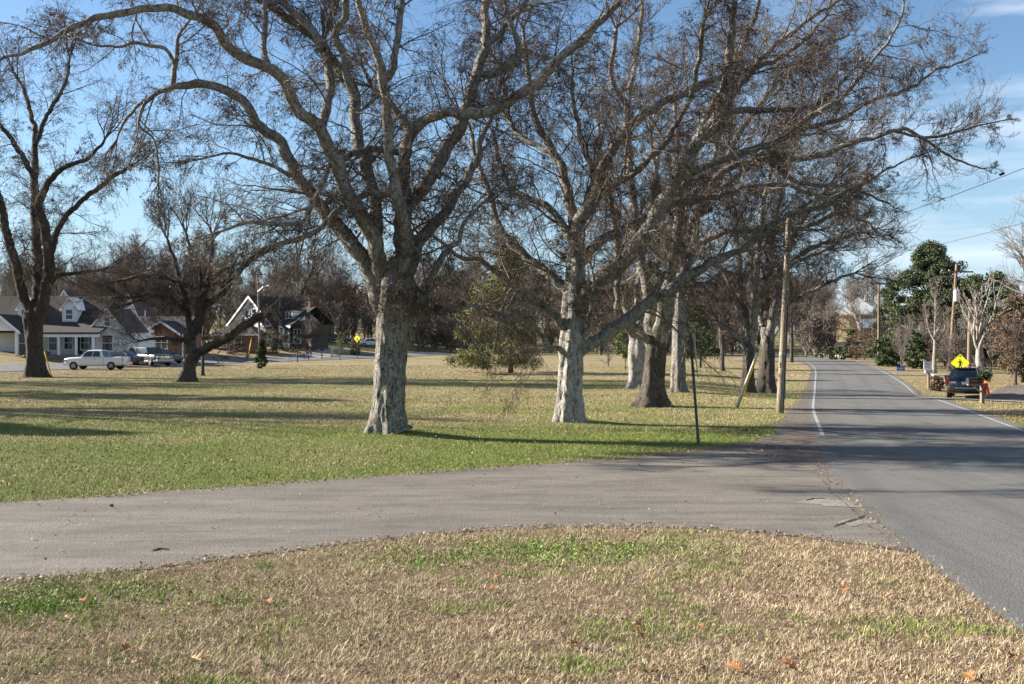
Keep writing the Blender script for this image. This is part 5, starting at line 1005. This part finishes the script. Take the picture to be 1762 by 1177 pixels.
wire('black wire strung across in front of the rusty leaved oak', (P3(447, 534, 123.8), P3(720, 541, 150)), .022, .2)
def guy(label, bot, top, Y, mk, r=.035, ext=None, Yt=None):
    b = P3(*bot, Y); z = gz(b[0], b[1]); t = P3(*top, Y); o = thing('guy_guard', label, 'guy wire guard', (b[0], b[1], z)); d = Vector(t) - Vector((b[0], b[1], z))
    m = MB(); m.tube([Vector((0, 0, -.05)), d], r, 10); m.build('guard', M[mk], o, smooth=True)
    if ext: e = Vector(P3(*ext, Yt or Y)) - Vector((b[0], b[1], z)); MB().tube([d * .98, e], .008, 5).build('cable', M['steel_dark'], o)
    return o
gg = guy('yellow and white guy wire guard leaning before the knobbly dark tree', (1268, 702), (1305, 607), 41.5, 'guy_yellow', .045, (1356, 425), 38.4)
MB().tube([(-.06, -.02, 0), (.9 - .07, -.02, 2.28)], .03, 8).build('second_guard', M['sign_white'], gg)
guy('yellow guy wire guard right of the dark multi-stemmed tree', (89, 648), (73, 592), 74, 'guy_yellow', .045, (60, 545), 74); guy('yellow guy wire guard beside the fire hydrant', (426, 612), (433, 581), 118, 'guy_yellow', .055, (443, 500), 121)
# leaning sign post nearest the side street: a tall panel seen edge on
b = P3(1203, 767, 26.2); z0 = gz(b[0], b[1]); o = thing('sign_post', 'leaning steel post with a tall sign panel seen edge on at the street corner', 'sign post', (b[0], b[1], z0)); t = Vector(P3(1187.5, 573, 26.2)) - Vector((b[0], b[1], z0))
m = MB()
for (a0, a1, b0, b1) in ((-.03, .03, -.028, -.02), (-.03, -.022, -.02, .03), (.022, .03, -.02, .03)):
    m.add([(a0, b0, -.2), (a1, b0, -.2), (a1, b1, -.2), (a0, b1, -.2), (t.x + a0, t.y + b0, t.z), (t.x + a1, t.y + b0, t.z), (t.x + a1, t.y + b1, t.z), (t.x + a0, t.y + b1, t.z)], [(0, 3, 2, 1), (4, 5, 6, 7), (0, 1, 5, 4), (1, 2, 6, 5), (2, 3, 7, 6), (3, 0, 4, 7)])
m.build('post', M['steel_dark'], o)
sgn = MB(); k0, k1 = .60, 1.005; A, B = t * k0, t * k1; yw = .38; xs = .045
sgn.add([(A.x + xs, A.y - yw, A.z), (A.x + xs + .006, A.y - yw, A.z), (A.x + xs + .12, A.y + yw, A.z), (A.x + xs + .114, A.y + yw, A.z), (B.x + xs, B.y - yw, B.z), (B.x + xs + .006, B.y - yw, B.z), (B.x + xs + .12, B.y + yw, B.z), (B.x + xs + .114, B.y + yw, B.z)], [(0, 3, 2, 1), (4, 5, 6, 7), (0, 1, 5, 4), (1, 2, 6, 5), (2, 3, 7, 6), (3, 0, 4, 7)]); sgn.build('sign_panel', M['steel'], o)
for kk in (.66, .94): c_ = t * kk; MB().tube([(c_.x + .02, c_.y - .005, c_.z), (c_.x + .10, c_.y - .005, c_.z)], .02, 6).build('bolt', M['steel'], o)
# pedestrian crossing signs
def ped_sign(label, base, ctr, half, Y, postm, rz, arm):
    b = P3(*base, Y); z = gz(b[0], b[1]); c = Vector(P3(*ctr, Y)) - Vector((b[0], b[1], z)); h = half * Y / F; o = thing('crossing_sign', label, 'road sign', (b[0], b[1], z), rz)
    MB().box(c.x - .03, c.x + .03, 0, .05, -.1, c.z + h * .8).build('post', M[postm], o)
    def diamond(s_, y0, y1): r = .12 * s_; m = MB(); m.prism([(c.x - s_, c.z - r * .3), (c.x - s_ + r * .4, c.z - r), (c.x - r, c.z - s_ + r * .4), (c.x + r * .3, c.z - s_), (c.x + s_ - r * .4, c.z - r), (c.x + s_, c.z + r * .3), (c.x + r, c.z + s_ - r * .4), (c.x - r * .3, c.z + s_), (c.x - s_ + r * .4, c.z + r)], y0, y1, 'y'); return m
    pnl = MB(); pnl.prism([(c.x - h, c.z), (c.x, c.z - h), (c.x + h, c.z), (c.x, c.z + h)], -.010, 0, 'y'); pnl = pnl.build('sign_panel', M['yellow'], o)
    bd = MB(); s1, s0 = h * .95, h * .91
    for a in range(4):
        e0, e1 = a * math.pi / 2, (a + 1) * math.pi / 2; f = lambda e, s_: (c.x + s_ * math.cos(e), -.0125, c.z + s_ * math.sin(e)); bd.add([f(e0, s0), f(e0, s1), f(e1, s1), f(e1, s0)], [(0, 1, 2, 3)])
    bd.build('border', M['black'], pnl)
    s = h * .62; m = MB(); y0, y1 = -.017, -.0105
    def poly(pts): m.prism([(c.x + p[0] * s, c.z + p[1] * s - .10 * h) for p in pts], y0, y1, 'y')
    poly([(-.02 + .13 * math.cos(a), .72 + .13 * math.sin(a)) for a in np.linspace(0, 2 * math.pi, 14, endpoint=False)])
    poly([(-.14, .56), (.16, .54), (.20, .05), (.16, -.12), (-.14, -.12), (-.12, .15)])
    poly([(.0, -.13), (.17, -.13), (.30, -.55), (.42, -.92), (.26, -.95), (.12, -.58)]); poly([(-.14, -.13), (.04, -.13), (-.10, -.55), (-.22, -.95), (-.40, -.92), (-.26, -.5)])
    poly([(-.13, .53), (-.08, .40), (-.26, .18), (-.48, .08), (-.50, .18), (-.34, .28)]); poly([(.15, .52), (.20, .34), (.36, .14), (.26, -.12), (.36, -.14), (.47, .14), (.30, .44)])
    m.build('walking_figure', M['black'], pnl)
    m = MB(); k = .18 * s; m.prism([(c.x - k * 1.4, c.z + h * .72), (c.x - k * .5, c.z + h * .72 - k * .5), (c.x, c.z + h * .72 - k), (c.x + k * .5, c.z + h * .72 - k * .5), (c.x + k * 1.4, c.z + h * .72), (c.x + k * .5, c.z + h * .72 + k * .5), (c.x, c.z + h * .72 + k), (c.x - k * .5, c.z + h * .72 + k * .5)], y0, y1, 'y'); m.build('mark', M['black'], pnl); return o
ped_sign('yellow pedestrian crossing sign rising behind the parked dark car', (1653, 668), (1652, 624.5), 15.4, 66, 'steel', R(-33), 0)
ped_sign('small yellow pedestrian crossing sign by the far street', (614.5, 618), (614.5, 582.5), 7.1, 139, 'green_post', R(-33), 0)
# yellow sign seen edge on behind the tall pole
b = P3(1350, 675, 52); z0 = gz(b[0], b[1]); o = thing('road_sign', 'grey steel post with a yellow warning sign seen from the side behind the tall pole', 'road sign', (b[0], b[1], z0)); MB().box(-.05, .05, -.05, .05, -.1, 2.3).build('post', M['steel'], o)
m = MB(); m.prism([(-.10, 1.20), (-.40, 1.38), (-.40, 1.62), (-.10, 1.80)], -.08, -.06, 'y'); m.build('sign_panel', M['guy_yellow'], o)
# mailboxes
def boxy(m, L, W_, H_, z, y=0, x=0):     # rounded mailbox running along x
    pr = [(-W_ / 2, 0), (W_ / 2, 0), (W_ / 2, H_ * .55)] + [(W_ / 2 * math.cos(a), H_ * .55 + H_ * .45 * math.sin(a)) for a in np.linspace(.3, math.pi - .3, 7)] + [(-W_ / 2, H_ * .55)]
    return m.prism([(y + p[0], z + p[1]) for p in pr], x - L / 2, x + L / 2, 'x')
Ym = 45.5; x = xat(1690, Ym); o = thing('mailbox', 'black mailbox on a timber post decorated with a green wreath and red ribbon', 'mailbox', (x, Ym, gz(x, Ym)), R(8))
MB().box(-.07, .07, -.07, .07, -.1, 1.25).build('post', M['timber'], o); MB().box(-.72, .1, -.06, .06, .84, .92).build('arm', M['timber'], o); MB().tube([(-.45, 0, .86), (-.05, 0, .52)], .035, 6).build('brace', M['timber'], o)
mb = boxy(MB(), .62, .24, .27, .925, 0, -.42).build('box', M['black_plastic'], o); m = MB(); m.box(-.62, -.36, -.135, -.124, 1.03, 1.08); m.build('red_flag', M['red'], mb)
rng = np.random.default_rng(3); pc = unit(rng.normal(0, 1, (700, 3))) * rng.random((700, 1)) ** .4 * np.array([.34, .2, .17]) + np.array([.1, -.05, 1.28]); V, Q = leaf_quads(rng, pc, .13, .3, -.1, .3); wr = link('wreath', mesh_np('wreath', V, Q, None, False), M['shrub'], o)
for p in ((.0, -.26, 1.0), (.16, -.24, 1.04), (-.05, -.2, .95)): m = MB(); m.tube([(p[0], p[1], p[2] - .045), (p[0], p[1], p[2]), (p[0], p[1], p[2] + .045)], [.02, .05, .02], 8); m.build('ornament', M['guy_yellow'], wr)
m = MB(); m.prism([(.08, .95), (.16, .95), (.30, .36), (.20, .32)], -.17, -.15, 'y'); m.prism([(.06, .92), (.12, .92), (.13, .42), (.06, .40)], -.13, -.115, 'y'); m.build('ribbon', M['red'], wr); m = MB(); m.prism([(.10, 1.06), (.26, 1.14), (.26, .98)], -.24, -.19, 'y'); m.prism([(.10, 1.06), (-.04, 1.13), (-.04, .99)], -.24, -.19, 'y'); m.build('bow', M['red'], wr)
Ym = 66; x = xat(1598, Ym); o = thing('mailbox', 'grey mailbox under a small white lettered board beside the right edge of the road', 'mailbox', (x, Ym, gz(x, Ym)), R(5))
MB().box(-.06, .06, -.06, .06, -.1, 1.0).build('post', M['timber'], o); boxy(MB(), .5, .24, .26, 1.0, 0, -.02).build('box', M['silvered'], o); sb_ = MB().box(-.26, .3, .14, .17, 1.28, 1.75).build('sign_board', M['sign_white'], o); MB().box(.1, .14, .17, .21, .9, 1.6).build('stake', M['timber'], o)
m = MB()
for k, (a, b_, w_) in enumerate(((1.55, 1.67, .44), (1.37, 1.47, .38))):
    for j in range(7): xx = -.2 + w_ * j / 7; m.box(xx, xx + .016, .132, .139, a, b_); m.box(xx, xx + .04, .132, .139, a if j % 2 else b_ - .02, (a + .02) if j % 2 else b_)
m.build('lettering', M['lamp_red'], sb_); MB().box(-.2, .1, -.125, -.121, 1.08, 1.13).build('label_strip', M['red'], bpy.data.objects[o.children[1].name])
Ym = 68; x = xat(1617, Ym); o = thing('garden_table', 'low white topped garden stand left of the parked dark car', 'stand', (x, Ym, gz(x, Ym))); MB().box(-.5, .5, -.2, .2, .72, .78).build('top', M['sign_white'], o)
for sx in (-1, 1): MB().box(sx * .42 - .05, sx * .42 + .05, -.15, .15, -.05, .72).build('leg', M['brick'], o)
for k, (px, py0, px1, py1) in enumerate(((1695, 662, 1675, 616), (1697, 652, 1687, 622))):
    Yr = 56 + k; b = P3(px, 690, Yr); o = MB(); z = gz(b[0], b[1]); A = Vector((b[0], b[1], z - .03)); B = Vector(P3(px1, py1, Yr)); o.tube([A, B], .035, 8).build('marker_rod', M['silvered'], None, label=('longer leaning pale rod behind the wreathed mailbox', 'shorter leaning pale rod behind the wreathed mailbox')[k], category='rod')
Ym = 131; x = xat(554, Ym); o = thing('mailbox', 'dark mailbox on a post across the far street', 'mailbox', (x, Ym, gz(x, Ym) + .1)); MB().box(-.06, .06, -.06, .06, -.3, 1.05).build('post', M['timber'], o); boxy(MB(), .55, .24, .27, 1.05).build('box', M['black_plastic'], o)
# yard signs, hydrant, stakes
x, Ys = xat(1550, 84), 84; o = thing('yard_sign', 'small blue yard sign on the grass outside the road bend', 'yard sign', (x, Ys, gz(x, Ys))); MB().box(-.34, .34, -.01, .01, .38, .74).build('panel', M['blue'], o)
for k in (-.25, .25): MB().box(k - .012, k + .012, -.008, .008, -.05, .4).build('stake', M['steel'], o)
m = MB()
for j in range(5): m.box(-.22 + j * .09, -.16 + j * .09, -.014, -.0105, .5, .62)
m.build('lettering', M['sign_white'], o)
x, Ys = xat(529, 133), 133; o = thing('yard_sign', 'blue and white yard sign by the far drive', 'yard sign', (x, Ys, gz(x, Ys) + .05)); MB().box(-.25, .25, -.01, .01, .22, .5).build('panel', M['sign_white'], o); MB().box(-.25, .25, -.01, .01, .5, .66).build('blue_band', M['blue'], o)
for k in (-.2, .2): MB().box(k - .012, k + .012, -.008, .008, -.2, .25).build('stake', M['steel'], o)
x, Ys = xat(426, 119.5), 119.5; o = thing('fire_hydrant', 'rusty red fire hydrant at the verge of the far street', 'hydrant', (x, Ys, gz(x, Ys)))
MB().tube([(0, 0, -.05), (0, 0, .06), (0, 0, .08), (0, 0, .5), (0, 0, .56), (0, 0, .58)], [.20, .20, .14, .14, .19, .19], 14).build('barrel', M['hydrant'], o); MB().tube([(0, 0, .58), (0, 0, .68), (0, 0, .76), (0, 0, .82)], [.17, .14, .07, .04], 12).build('bonnet', M['hydrant'], o)
for v in ((-1, 0), (1, 0), (0, -1)): MB().tube([(v[0] * .12, v[1] * .12, .42), (v[0] * .26, v[1] * .26, .42)], .075, 8).build('outlet', M['hydrant'], o)
x, Ys = xat(512, 118), 118; o = thing('wooden_post', 'short dark square post on the lawn edge of the far street', 'post', (x, Ys, gz(x, Ys))); MB().box(-.06, .06, -.06, .06, -.1, 1.6).build('post', M['timber'], o); MB().box(-.10, .10, -.10, -.06, 1.6, 2.6).build('panel', M['steel_dark'], o)
x, Ys = xat(571, 136), 136; MB().box(-.1, .1, -.1, .1, -.4, 1.5).build('wooden_post', M['lumber'], None, label='short pale wooden post at the entrance of the far drive', category='post').location = (x, Ys, gz(x, Ys))
x, Ys = xat(508, 136), 136; m = MB(); m.tube([(0, 0, -.3), (0, 0, 1.45), (-.06, 0, 1.62), (-.2, 0, 1.68), (-.3, 0, 1.6), (-.32, 0, 1.5)], .045, 8); m.build('hook_pole', M['green_post'], None, label='green shepherd hook pole in front of the stone house', category='hook pole').location = (x, Ys, gz(x, Ys))
# low pale wall and stone edging outside the bend
x0_, y0_ = at(1415, 168); x1_, y1_ = at(1470, 152); m = MB(); n_ = 14
for k in range(n_):
    f = k / (n_ - 1); xx, yy_ = x0_ + (x1_ - x0_) * f, y0_ + (y1_ - y0_) * f; m.box(xx - .5, xx + .5, yy_ - .3, yy_ + .3, gz(xx, yy_) - .1, gz(xx, yy_) + .32 + .06 * (k % 3))
m.build('stone_edging', M['concrete'], None, label='low pale stone edging around the outside of the road bend', category='garden edging')
# brown thickets in front of the magnolias
th = wild_tree('thicket', 'bare brown thicket in front of the magnolias', 691, 5.0, .06, 30, [(6, 4, .18, .05, .5, .5, .6, 3), (5, 2, .2, .03, .6, .5, .7, 3)], 1.0, .03, 'bark_far', 'twig_far', .011, (*at(1552, 100), gz(*at(1552, 100))), 'bare thickets in front of the magnolias')
for k, (px, Y, s_) in enumerate(((1575, 102, 1.2), (1596, 99, .9), (1625, 98, 1.1), (1660, 95, 1.2), (1705, 90, 1.2), (1735, 85, 1.0), (1525, 118, 1.1), (1765, 80, 1.1), (1642, 88, .8))):
    dup(th, (*at(px, Y), gz(*at(px, Y))), k * 1.3, (s_ * 1.25, s_ * 1.25, s_), None, 'bare thickets in front of the magnolias')
# ---------------------------------------------------------------- grass, clover and fallen leaves
def vnoise(x, y, sc, seed):
    r = np.random.default_rng(seed); G = r.random((256, 256)); u, v = x * sc + 100.3, y * sc + 57.7
    i, j = np.floor(u).astype(int), np.floor(v).astype(int); a, b = u - i, v - j; a, b = a * a * (3 - 2 * a), b * b * (3 - 2 * b)
    return (G[i % 256, j % 256] * (1 - a) + G[(i + 1) % 256, j % 256] * a) * (1 - b) + (G[i % 256, (j + 1) % 256] * (1 - a) + G[(i + 1) % 256, (j + 1) % 256] * a) * b
def fbm(x, y, sc, seed): return .5 * vnoise(x, y, sc, seed) + .3 * vnoise(x, y, sc * 2.3, seed + 1) + .2 * vnoise(x, y, sc * 5.1, seed + 2)
def blades(rng, x, y, h, wd, lean, lift=0.0):
    N = len(x); z = g(x, y) + lift; a = rng.uniform(0, 2 * math.pi, N); b = a + rng.normal(0, .6, N); ln = np.abs(rng.normal(lean, lean * .5, N))
    dx, dy = np.cos(b) * ln, np.sin(b) * ln; px, py = -np.sin(a) * wd / 2, np.cos(a) * wd / 2; hh = h / np.sqrt(1 + ln ** 2)
    P = lambda f, e, s_: np.stack([x + dx * hh * f * (.5 + .5 * f) + px * e * s_, y + dy * hh * f * (.5 + .5 * f) + py * e * s_, z + hh * f], -1)
    V = np.stack([P(-.05, 1, 1), P(-.05, 1, -1), P(.55, .8, -1), P(.55, .8, 1), P(1, .0, 1)], 1).reshape(-1, 3); k = np.arange(N)[:, None] * 5
    return V, k + np.array([[0, 1, 2, 3]]), k + np.array([[3, 2, 4]])
def mk_blade(name, c0, c1, c2, trans=.25):
    m = mat(name, c0, .75, 0, .2); n = NT(m); r = n.n('ShaderNodeNewGeometry').outputs['Random Per Island']; x = n.n('ShaderNodeValToRGB'); e = x.color_ramp.elements
    e[0].color = (*c0, 1); e[1].color = (*c2, 1); q = e.new(.5); q.color = (*c1, 1); n.l(r, x.inputs[0]); n.color(x.outputs[0]); return m
M['straw'] = mk_blade('straw_blade', (.32, .225, .14), (.50, .37, .24), (.76, .60, .41)); M['straw_dark'] = mk_blade('straw_dark', (.13, .09, .056), (.29, .205, .13), (.50, .37, .24))
M['blade_green'] = mk_blade('green_blade', (.07, .125, .017), (.165, .245, .036), (.30, .36, .085)); M['clover'] = mk_blade('clover_leaf', (.07, .16, .015), (.14, .27, .03), (.25, .36, .06)); M['blade_olive'] = mk_blade('olive_blade', (.17, .155, .055), (.31, .27, .105), (.48, .395, .19))
rng = np.random.default_rng(2024)
def near_edge(x): return np.interp(x, NEAR[:, 0], NEAR[:, 1])
def far_edge(x): return np.interp(x, FAR[:, 0], FAR[:, 1])
def put(name, V, Q, T, m): link(name, mesh_np(name, V, Q, T, False), M[m], kind='stuff')
# near verge: dormant straw with green showing through
def near_pts(N, edge=.0):
    y = 6.9 + (15.0 - 6.9) * rng.random(N) ** 1.15; x = (rng.random(N) * 2 - 1) * (.54 * y + .6)
    ok = (y < near_edge(x) + edge + .05 * rng.normal(0, 1, N)) & (x < XL(y) - .02 + .08 * rng.normal(0, 1, N)); return x[ok], y[ok]
x, y = near_pts(560000); kp = rng.random(len(x)) < .30 + .9 * sst(.36, .56, .5 * fbm(x, y, 5.0, 17) + .5 * fbm(x, y, 1.3, 19)); x, y = x[kp], y[kp]; gn = fbm(x, y, 1.1, 11); gn2 = fbm(x, y, 3.5, 15)
def ell(x, y, px, py, rx_, ry_): c = G0(px, py); return np.exp(-((x - c[0]) / rx_) ** 2 - ((y - c[1]) / ry_) ** 2)
cm_ = np.maximum.reduce([ell(x, y, 950, 950, 1.5, .9), ell(x, y, 1110, 950, 1.0, .7) * .8, ell(x, y, 750, 968, 1.1, .7) * .6, ell(x, y, 100, 1035, 1.4, .9) * .8, ell(x, y, 300, 1035, 1.4, .6) * .5, ell(x, y, 1090, 1085, .6, .5) * .6, ell(x, y, 150, 1150, .9, .6) * .45, ell(x, y, 1000, 1140, .9, .5) * .4, ell(x, y, 420, 1090, 1.4, .6) * .35])
pg = .03 + np.clip((gn - .55) * 2.6, 0, .6) * (.4 + .9 * (gn2 > .47)) + .38 * cm_ + .14 * np.clip((-x) / 5, 0, 1) * (gn2 > .5)
r_ = rng.random(len(x)); green = r_ < pg * .8; dark = (~green) & (rng.random(len(x)) < .22 + .5 * (gn2 < .46) + .2 * np.clip(-x / 5, 0, 1))
straw = ~(green | dark); hgt = (.030 + .045 * gn2) * (1 + .5 * (rng.random(len(x)) < .12))
put('straw_grass', *blades(rng, x[straw], y[straw], hgt[straw] * rng.uniform(.3, 1.35, straw.sum()) * (1 + 1.1 * (rng.random(straw.sum()) < .04)), .0042, 1.5), 'straw'); put('dull_straw_grass', *blades(rng, x[dark], y[dark], hgt[dark] * rng.uniform(.5, 1.0, dark.sum()), .0045, 2.2), 'straw_dark')
put('green_grass', *blades(rng, x[green], y[green], hgt[green] * rng.uniform(.7, 1.3, green.sum()), .005, .8), 'blade_green')
x, y = near_pts(170000); cmk = np.maximum.reduce([ell(x, y, 960, 950, 1.3, .7), ell(x, y, 1110, 948, .9, .5) * .7, ell(x, y, 740, 965, .9, .5) * .5, ell(x, y, 110, 1030, 1.2, .7) * .6, ell(x, y, 330, 1032, 1.2, .4) * .3]) * (.35 + 1.1 * (fbm(x, y, 2.4, 31) > .5))
ok = rng.random(len(x)) < cmk; x, y = x[ok], y[ok]; V, Q = leaf_quads(rng, np.stack([x, y, g(x, y) + rng.uniform(.01, .05, len(x))], 1), .020, .3, -.1, .9); put('clover', V, Q, None, 'clover')
# park lawn beyond the side street
def lawn_pts(N, y0, y1, pw=1.0):
    y = y0 + (y1 - y0) * rng.random(N) ** pw; x = (rng.random(N) * 2 - 1) * (.53 * y + .5); wd_ = np.interp(y, [22, 24, 27, 31, 40, 50, 60], [1.2, 1.25, 1.3, 1.25, .95, .6, .45])
    ok = (y > far_edge(x) - .03 + .10 * rng.normal(0, 1, N)) & (x < XL(y) - wd_ + .12 * rng.normal(0, 1, N)); return x[ok], y[ok]
x, y = lawn_pts(560000, 14.5, 50, 1.6); gn = fbm(x, y * 1.0, .33, 41); g2 = fbm(x, y, 1.6, 45); de = y - far_edge(x)
pg = np.clip(1.08 - np.clip(y - 21, 0, 40) * .028, .35, 1.1) + .12 + (gn - .5) * 1.9 - .55 * np.exp(-(de / .35) ** 2) - .5 * ell(x, y, 400, 760, 3.0, 1.2) - .3 * ell(x, y, 520, 700, 4, 2) - .6 * ell(x, y, 450, 694, 7, 2.2) - .6 * ell(x, y, 790, 684, 4.5, 1.6) - .5 * ell(x, y, 60, 712, 5, 2) + .3 * ell(x, y, 760, 705, 6, 1.2)
u = rng.random(len(x)); a = u < pg * .62; b_ = (~a) & (u < pg * .62 + .26); c_ = ~(a | b_); hh = (.035 + .05 * g2) * rng.uniform(.6, 1.3, len(x)); ww = .0045 + .00022 * (y - 14)
for sel, nm, mt in ((a, 'lawn_grass', 'blade_green'), (b_, 'olive_lawn_grass', 'blade_olive'), (c_, 'straw_lawn_grass', 'straw')): put(nm, *blades(rng, x[sel], y[sel], hh[sel], ww[sel], .9), mt)
x, y = lawn_pts(330000, 44, 105, 1.25); s_rd = (x - RA[0]) * RN[0] + (y - RA[1]) * RN[1]; ok = s_rd < -3.2; x, y = x[ok], y[ok]; gn = fbm(x * .5, y, .22, 51); g2 = fbm(x, y, 1.2, 55)
pg = .80 + (gn - .5) * 2.8 - np.clip((y - 70) / 60, 0, .3) - .35 * np.exp(-((x + 2) / 12) ** 2 - ((y - 78) / 12) ** 2) + .4 * np.exp(-((x + 8) / 12) ** 2 - ((y - 64) / 3) ** 2); u = rng.random(len(x)); a = u < pg * .5; b_ = (~a) & (u < pg * .5 + .42); c_ = ~(a | b_); ww = .010 + .0002 * (y - 40)
for sel, nm, mt in ((a, 'far_lawn_grass', 'blade_green'), (b_, 'far_olive_grass', 'blade_olive'), (c_, 'far_straw_grass', 'straw')): put(nm, *blades(rng, x[sel], y[sel], (.05 + .04 * g2[sel]) * rng.uniform(.6, 1.2, sel.sum()), ww[sel], .9), mt)
# grass on the right verge
N = 60000; y = 30 + 45 * rng.random(N) ** 1.3; x = XL(y) + WROAD + .35 + rng.random(N) * 9 + np.abs(rng.normal(0, .15, N)); ok = (x < .53 * y + 1) & ~((x - XL(y) - WROAD < 8) & (np.abs(y - 53 - (x - 22) * .4) < 4.2)); x, y = x[ok], y[ok]; u = rng.random(len(x)) < .35
put('verge_grass', *blades(rng, x[u], y[u], rng.uniform(.04, .10, u.sum()), .012, .9), 'blade_olive'); put('dry_verge_grass', *blades(rng, x[~u], y[~u], rng.uniform(.04, .10, (~u).sum()), .012, 1.1), 'straw_dark')
# small fallen leaves and twigs
M['litter'] = mk_leaf('litter', (.12, .075, .048), (.38, .26, .16), .8)
x, y = lawn_pts(9000, 14.5, 46, 1.5); V, Q = leaf_quads(rng, np.stack([x, y, g(x, y) + rng.uniform(.02, .06, len(x))], 1), .05, .2, 0, .6); put('leaf_litter', V, Q, None, 'litter')
x, y = near_pts(4200); V, Q = leaf_quads(rng, np.stack([x, y, g(x, y) + rng.uniform(.015, .04, len(x))], 1), .032, .25, 0, .6); put('near_leaf_litter', V, Q, None, 'litter')
# grit and leaves swept along the edges of the street and over its mouth
N = 9000; xx = rng.uniform(-13, 5.2, N); k = rng.random(N) < .55; yy = np.where(k, near_edge(xx) + np.abs(rng.normal(0, .14, N)), far_edge(xx) - np.abs(rng.normal(0, .22, N)))
c1 = G0(1345, 745); n2 = 2600; xx = np.r_[xx, rng.normal(6.3, .75, n2)]; yy = np.r_[yy, rng.normal(25.2, 1.3, n2)]
n3 = 700; t_ = rng.random(n3); a_, b2 = np.array(G0(1405, 800)), np.array(G0(1545, 938)); q_ = a_ + (b2 - a_) * t_[:, None]; xx = np.r_[xx, q_[:, 0] + rng.normal(0, .10, n3)]; yy = np.r_[yy, q_[:, 1] + rng.normal(0, .12, n3)]
n4 = 1300; xs_ = rng.uniform(-9, 6, n4); xx = np.r_[xx, xs_]; f_ = rng.beta(2, 2, n4); yy = np.r_[yy, near_edge(xs_) * f_ + far_edge(xs_) * (1 - f_)]
ok = (yy > 6) & (xx < XL(yy) + .4); xx, yy = xx[ok], yy[ok]; V, Q = leaf_quads(rng, np.stack([xx, yy, np.full(len(xx), .020)], 1), .026, .5, 0, .6, np.tile([0, 0, 1.0], (len(xx), 1))); V[:, 2] = .016 + np.abs(V[:, 2] - .020) * .5; put('street_litter', V, Q, None, 'litter')
# curled oak leaves lying on the near grass
def oak_leaf(seed):
    r = np.random.default_rng(seed); n = 15; t = np.linspace(0, 1, n); half = (.16 + .84 * np.sin(math.pi * t ** .8)) * (.55 + .45 * np.cos(t * 6.28 * 3.4 + r.uniform(-.4, .4))) * .46; half[0] = half[-1] = .02
    V = []; 
    for i in range(n):
        z = .10 * math.sin(t[i] * 3.1) * r.uniform(.8, 1.2); c = r.uniform(.5, 1.0)
        V += [(t[i], -half[i], z + c * half[i] ** 1.5), (t[i], 0, z * .5), (t[i], half[i], z + .8 * c * half[i] ** 1.5)]
    Q = [q for i in range(n - 1) for q in ((3 * i, 3 * i + 1, 3 * i + 4, 3 * i + 3), (3 * i + 1, 3 * i + 2, 3 * i + 5, 3 * i + 4))]
    V += [(-.25, -.012, .03), (-.25, .012, .03)]; m = len(V); Q.append((m - 2, m - 1, 2, 0)); return mesh_np('oak_leaf', np.array(V), Q, None, False)
M['leaf_rust'] = mat('rust_leaf', (.30, .125, .045), .6); M['leaf_tan'] = mat('tan_leaf', (.50, .33, .18), .6)
ol = [oak_leaf(5), oak_leaf(8), oak_leaf(13), oak_leaf(21)]; 
for i, me in enumerate(ol): me.materials.append(M['leaf_rust' if i < 2 else 'leaf_tan'])
LV = [(1002, 1118, 0, .15), (1100, 1095, 0, .12), (1090, 1083, 0, .13), (1275, 1163, 1, .15), (1372, 1164, 1, .16), (1200, 1083, 0, .10), (1140, 1165, 1, .13), (985, 1045, 2, .10), (1255, 992, 3, .13), (1450, 1025, 0, .14), (1335, 1047, 1, .09), (322, 1143, 2, .15), (252, 1140, 3, .15), (228, 1122, 0, .14), (365, 1104, 2, .08), (452, 1104, 3, .10), (150, 1045, 0, .13), (105, 1070, 3, .12), (465, 1044, 0, .11), (1540, 1030, 2, .11), (1660, 1168, 0, .14), (1745, 1135, 0, .14), (850, 1000, 0, .10), (840, 1018, 0, .12), (222, 1005, 2, .08)]
for k, (px, py, i, s_) in enumerate(LV):
    X_, Y_ = G0(px, py); o = bpy.data.objects.new('oak_leaf', ol[i]); COL.objects.link(o); o.location = (X_, Y_, .045); rr_ = random.Random(k); o.rotation_euler = (rr_.uniform(-.5, .5), rr_.uniform(-.5, .3), rr_.uniform(0, 6.28)); o.scale = (s_, s_, s_)
    o['category'] = 'leaf'; o['label'] = 'curled rusty oak leaf lying on the near dry grass' if i < 2 else 'curled pale tan oak leaf lying on the near dry grass'; o['group'] = 'rusty oak leaves on the near grass' if i < 2 else 'pale oak leaves on the near grass'
